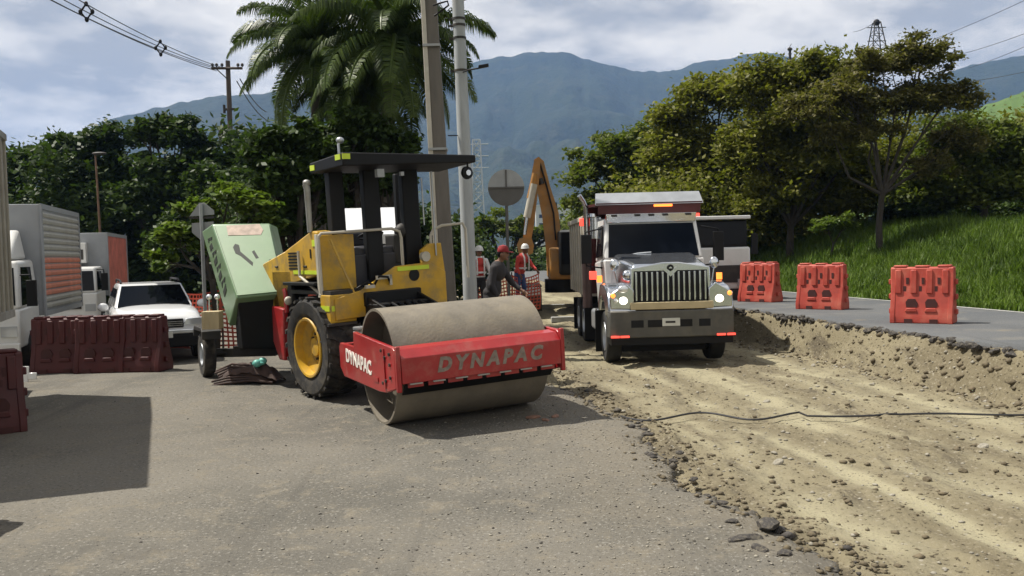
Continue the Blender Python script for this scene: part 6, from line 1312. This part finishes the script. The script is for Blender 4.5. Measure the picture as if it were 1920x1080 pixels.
# ------------------------------------------------------------------ people
def capsule(b, p, q, r0, r1, n=14):
    p = Vector(p); q = Vector(q); b.cyl(p, q, r0, r1, n); b.ell(p, (r0, r0, r0), n, 8); b.ell(q, (r1, r1, r1), n, 8)
def remesh(name, b, mt, parent, vox, smooth_it=4):
    me = b.mesh(name+'_src', False); o = bpy.data.objects.new('tmp_body', me); COL.objects.link(o); m_ = o.modifiers.new('r', 'REMESH'); m_.mode = 'VOXEL'; m_.voxel_size = vox; m_.use_smooth_shade = True
    s = o.modifiers.new('s', 'SMOOTH'); s.iterations = smooth_it; s.factor = .5
    dg = bpy.context.evaluated_depsgraph_get(); me2 = bpy.data.meshes.new_from_object(o.evaluated_get(dg)); bpy.data.objects.remove(o); me2.materials.clear()
    return link(name, me2, mt, parent)
POSES = {}
def person(label, loc, rz, shirt, trousers, head, pose, vest=None, cloned=None):
    t = thing('person', label, 'person', loc, rz)     # faces local -y
    key = pose
    lean = {'stand': 0, 'bend': .28, 'side': .08}[pose]
    hip = Vector((0, 0, .93)); ch = Vector((0, -lean*.5, 1.36)); nk = Vector((0, -lean*.62, 1.50)); hd = Vector((0, -lean*.8-.02, 1.63))
    aL = [Vector((.20, ch.y, 1.40)), Vector((.27, ch.y-.05-lean*.4, 1.13)), Vector((.24, ch.y-.26-lean*.3, 1.0))]
    aR = [Vector((-.20, ch.y, 1.40)), Vector((-.26, ch.y+.02, 1.12)), Vector((-.25, ch.y-.10, .88))]
    b = MB(); b.ell((0, 0, .95), (.165, .12, .16)); b.ell((0, ch.y*.5, 1.15), (.155, .11, .2)); b.ell(tuple(ch), (.185, .12, .19)); capsule(b, ch, nk, .08, .055); capsule(b, nk, hd, .052, .055)
    b.ell((hd.x, hd.y, hd.z+.02), (.077, .095, .115), 18, 14); b.ell((0, hd.y-.095, hd.z), (.014, .022, .022), 8, 6); b.ell((0, hd.y-.06, hd.z-.07), (.035, .035, .03), 10, 6)
    for s in (-1, 1): b.ell((s*.078, hd.y+.005, hd.z+.005), (.012, .022, .032), 8, 6)
    for arm, s in ((aL, 1), (aR, -1)):
        capsule(b, arm[0], arm[1], .052, .04); capsule(b, arm[1], arm[2], .04, .028)
        d = (arm[2]-arm[1]).normalized(); pc = arm[2]+d*.05; b.ell(tuple(pc), (.022, .036, .045), 10, 8)
        side = Vector((0, 1, 0)) if abs(d.y) < .8 else Vector((0, 0, 1)); side = (side-d*side.dot(d)).normalized(); pal = d.cross(side)
        for k, ln in enumerate((.068, .078, .072, .056)):
            q = pc+d*.035+side*(k-1.5)*.019; m1 = q+d*ln*.55+pal*.006*s; e = m1+d*ln*.4+pal*.022*s; capsule(b, q, m1, .0095, .009, 8); capsule(b, m1, e, .009, .0075, 8)
        q = pc-d*.02-side*.03; m1 = q-side*.025+d*.03; capsule(b, q, m1, .011, .0095, 8); capsule(b, m1, m1+d*.03, .0095, .008, 8)
    for s in (-1, 1):
        kx = s*.11; kn = Vector((kx, -.03-lean*.2*(s > 0), .50)); an = Vector((s*.12, .02, .09)); capsule(b, (s*.09, 0, .90), kn, .085, .055); capsule(b, kn, an, .055, .038); b.hexa([(an.x-.035, .06, 0), (an.x+.035, .06, 0), (an.x+.042, -.20, 0), (an.x-.042, -.20, 0), (an.x-.03, .06, .10), (an.x+.03, .06, .10), (an.x+.035, -.19, .04), (an.x-.035, -.19, .04)])
    remesh('body', b, M_skin, t, .0085)
    # shirt
    b = MB(); b.ell((0, ch.y*.4, 1.10), (.185, .135, .24)); b.ell(tuple(ch), (.205, .14, .185)); b.ell((0, 0, .98), (.185, .14, .12))
    for arm in (aL, aR): capsule(b, arm[0], arm[1], .068, .056); capsule(b, arm[1], arm[1]+(arm[2]-arm[1])*.75, .054, .042)
    capsule(b, ch, nk-Vector((0, 0, .03)), .10, .072); remesh('shirt', b, shirt, t, .014)
    b = MB(); b.ell((0, 0, .93), (.182, .138, .15))
    for s in (-1, 1): kn = Vector((s*.11, -.03-lean*.2*(s > 0), .50)); an = Vector((s*.12, .02, .10)); capsule(b, (s*.09, 0, .88), kn, .105, .076); capsule(b, kn, an, .074, .062)
    remesh('trousers', b, trousers, t, .014)
    for s in (-1, 1):
        b = MB(); b.prism([(.09, 0), (.09, .12), (-.03, .12), (-.10, .085), (-.20, .07), (-.235, .04), (-.235, 0)], s*.12-.05, s*.12+.05, 'x'); b.build('boot', M_blk, t, bevel=.02)
    for s in (-1, 1): b = MB(); b.ell((s*.03, hd.y-.088, hd.z+.025), (.013, .008, .008), 8, 6); b.build('eye', M_blk, t)
    b = MB(); b.ell((0, hd.y-.088, hd.z-.048), (.024, .008, .006), 8, 6); b.build('mouth', M_hole, t)
    if head[0] == 'cap':
        b = MB(); b.ell((0, hd.y+.02, hd.z+.03), (.082, .098, .10)); b.build('hair', M_blk, t)
        b = MB(); b.lathe([(.095, 0), (.10, .02), (.095, .06), (.07, .105), (.001, .125)], (0, hd.y, hd.z+.05), (0, 0, 1), 24); b.hexa([(-.07, hd.y-.06, hd.z+.05), (.07, hd.y-.06, hd.z+.05), (.05, hd.y-.18, hd.z+.035), (-.05, hd.y-.18, hd.z+.035), (-.07, hd.y-.06, hd.z+.062), (.07, hd.y-.06, hd.z+.062), (.05, hd.y-.18, hd.z+.045), (-.05, hd.y-.18, hd.z+.045)]); b.build('cap', head[1], t)
    else:
        b = MB(); b.lathe([(.135, -.005), (.12, .005), (.115, .04), (.10, .09), (.06, .13), (.001, .14)], (0, hd.y, hd.z+.045), (0, 0, 1), 24); b.build('helmet', head[1], t)
    if vest:
        b = MB(); b.ell((0, ch.y*.4, 1.12), (.195, .148, .24)); b.ell(tuple(ch), (.20, .152, .17)); vs = remesh('vest', b, vest, t, .016)
        for s in (-1, 1): b = MB(); b.tube([(s*.10, ch.y-.145, 1.02), (s*.10, ch.y-.16, 1.2), (s*.10, ch.y-.155, 1.40), (s*.10, ch.y-.09, 1.52)], .022, 6); b.build('reflective_band', M_wht, vs)
        b = MB(); b.lathe([(.20, 0), (.205, .02), (.2, .05)], (0, ch.y*.4, 1.06), (0, 0, 1), 20); b.build('reflective_band', M_wht, vs)
    return t
M_navy = mat('navy_cloth', (.015, .02, .04), .85, var=.2); M_darkcl = mat('dark_cloth', (.02, .018, .02), .85, var=.2); M_redcap = mat('red_cap_cloth', (.22, .012, .015), .8); M_vest = mat('red_vest_cloth', (.50, .05, .04), .8, var=.15); M_blue = mat('blue_work_trousers', (.04, .07, .18), .85)
# mound of soil the man stands on
p = at(922, 600, 15.4); mx_, my_ = p[0], 15.4
n = 40; V = []; Fq = []
for i in range(n):
    for j in range(n):
        x = -1.1+2.2*i/(n-1); y = -.9+1.8*j/(n-1); e = max(0, 1-(x/1.1)**2-(y/.9)**2); V.append((mx_+x, my_+y, -.06+.62*min(1, e*1.35)**.8+.08*float(fbm(np.array([x*4]), np.array([y*4.0]), 4, 6)[0])*min(1, e*3)))
for i in range(n-1):
    for j in range(n-1): Fq.append((i*n+j, (i+1)*n+j, (i+1)*n+j+1, i*n+j+1))
b = MB(); b.add(V, Fq); o = b.build('soil_mound', G_dirt); tag(o, 'low mound of excavated earth behind the drum where the man in the red cap stands', 'mound')
person('man in red cap and dark clothes standing on the mound behind the drum', (mx_, my_, .52), R_(70), M_darkcl, M_darkcl, ('cap', M_redcap), 'bend')
p = at(975, 560, 26.5); person('worker in white helmet and red vest bending near the excavator bucket, left of the boom', (p[0], 26.5, .62), R_(50), M_vest, M_blue, ('helmet', M_wht), 'bend', M_vest)
p = at(899, 560, 24); person('worker in pink vest and white helmet partly hidden by the man in the red cap', (p[0], 24, .58), R_(20), M_wht, M_darkcl, ('helmet', M_wht), 'side', M_vest)
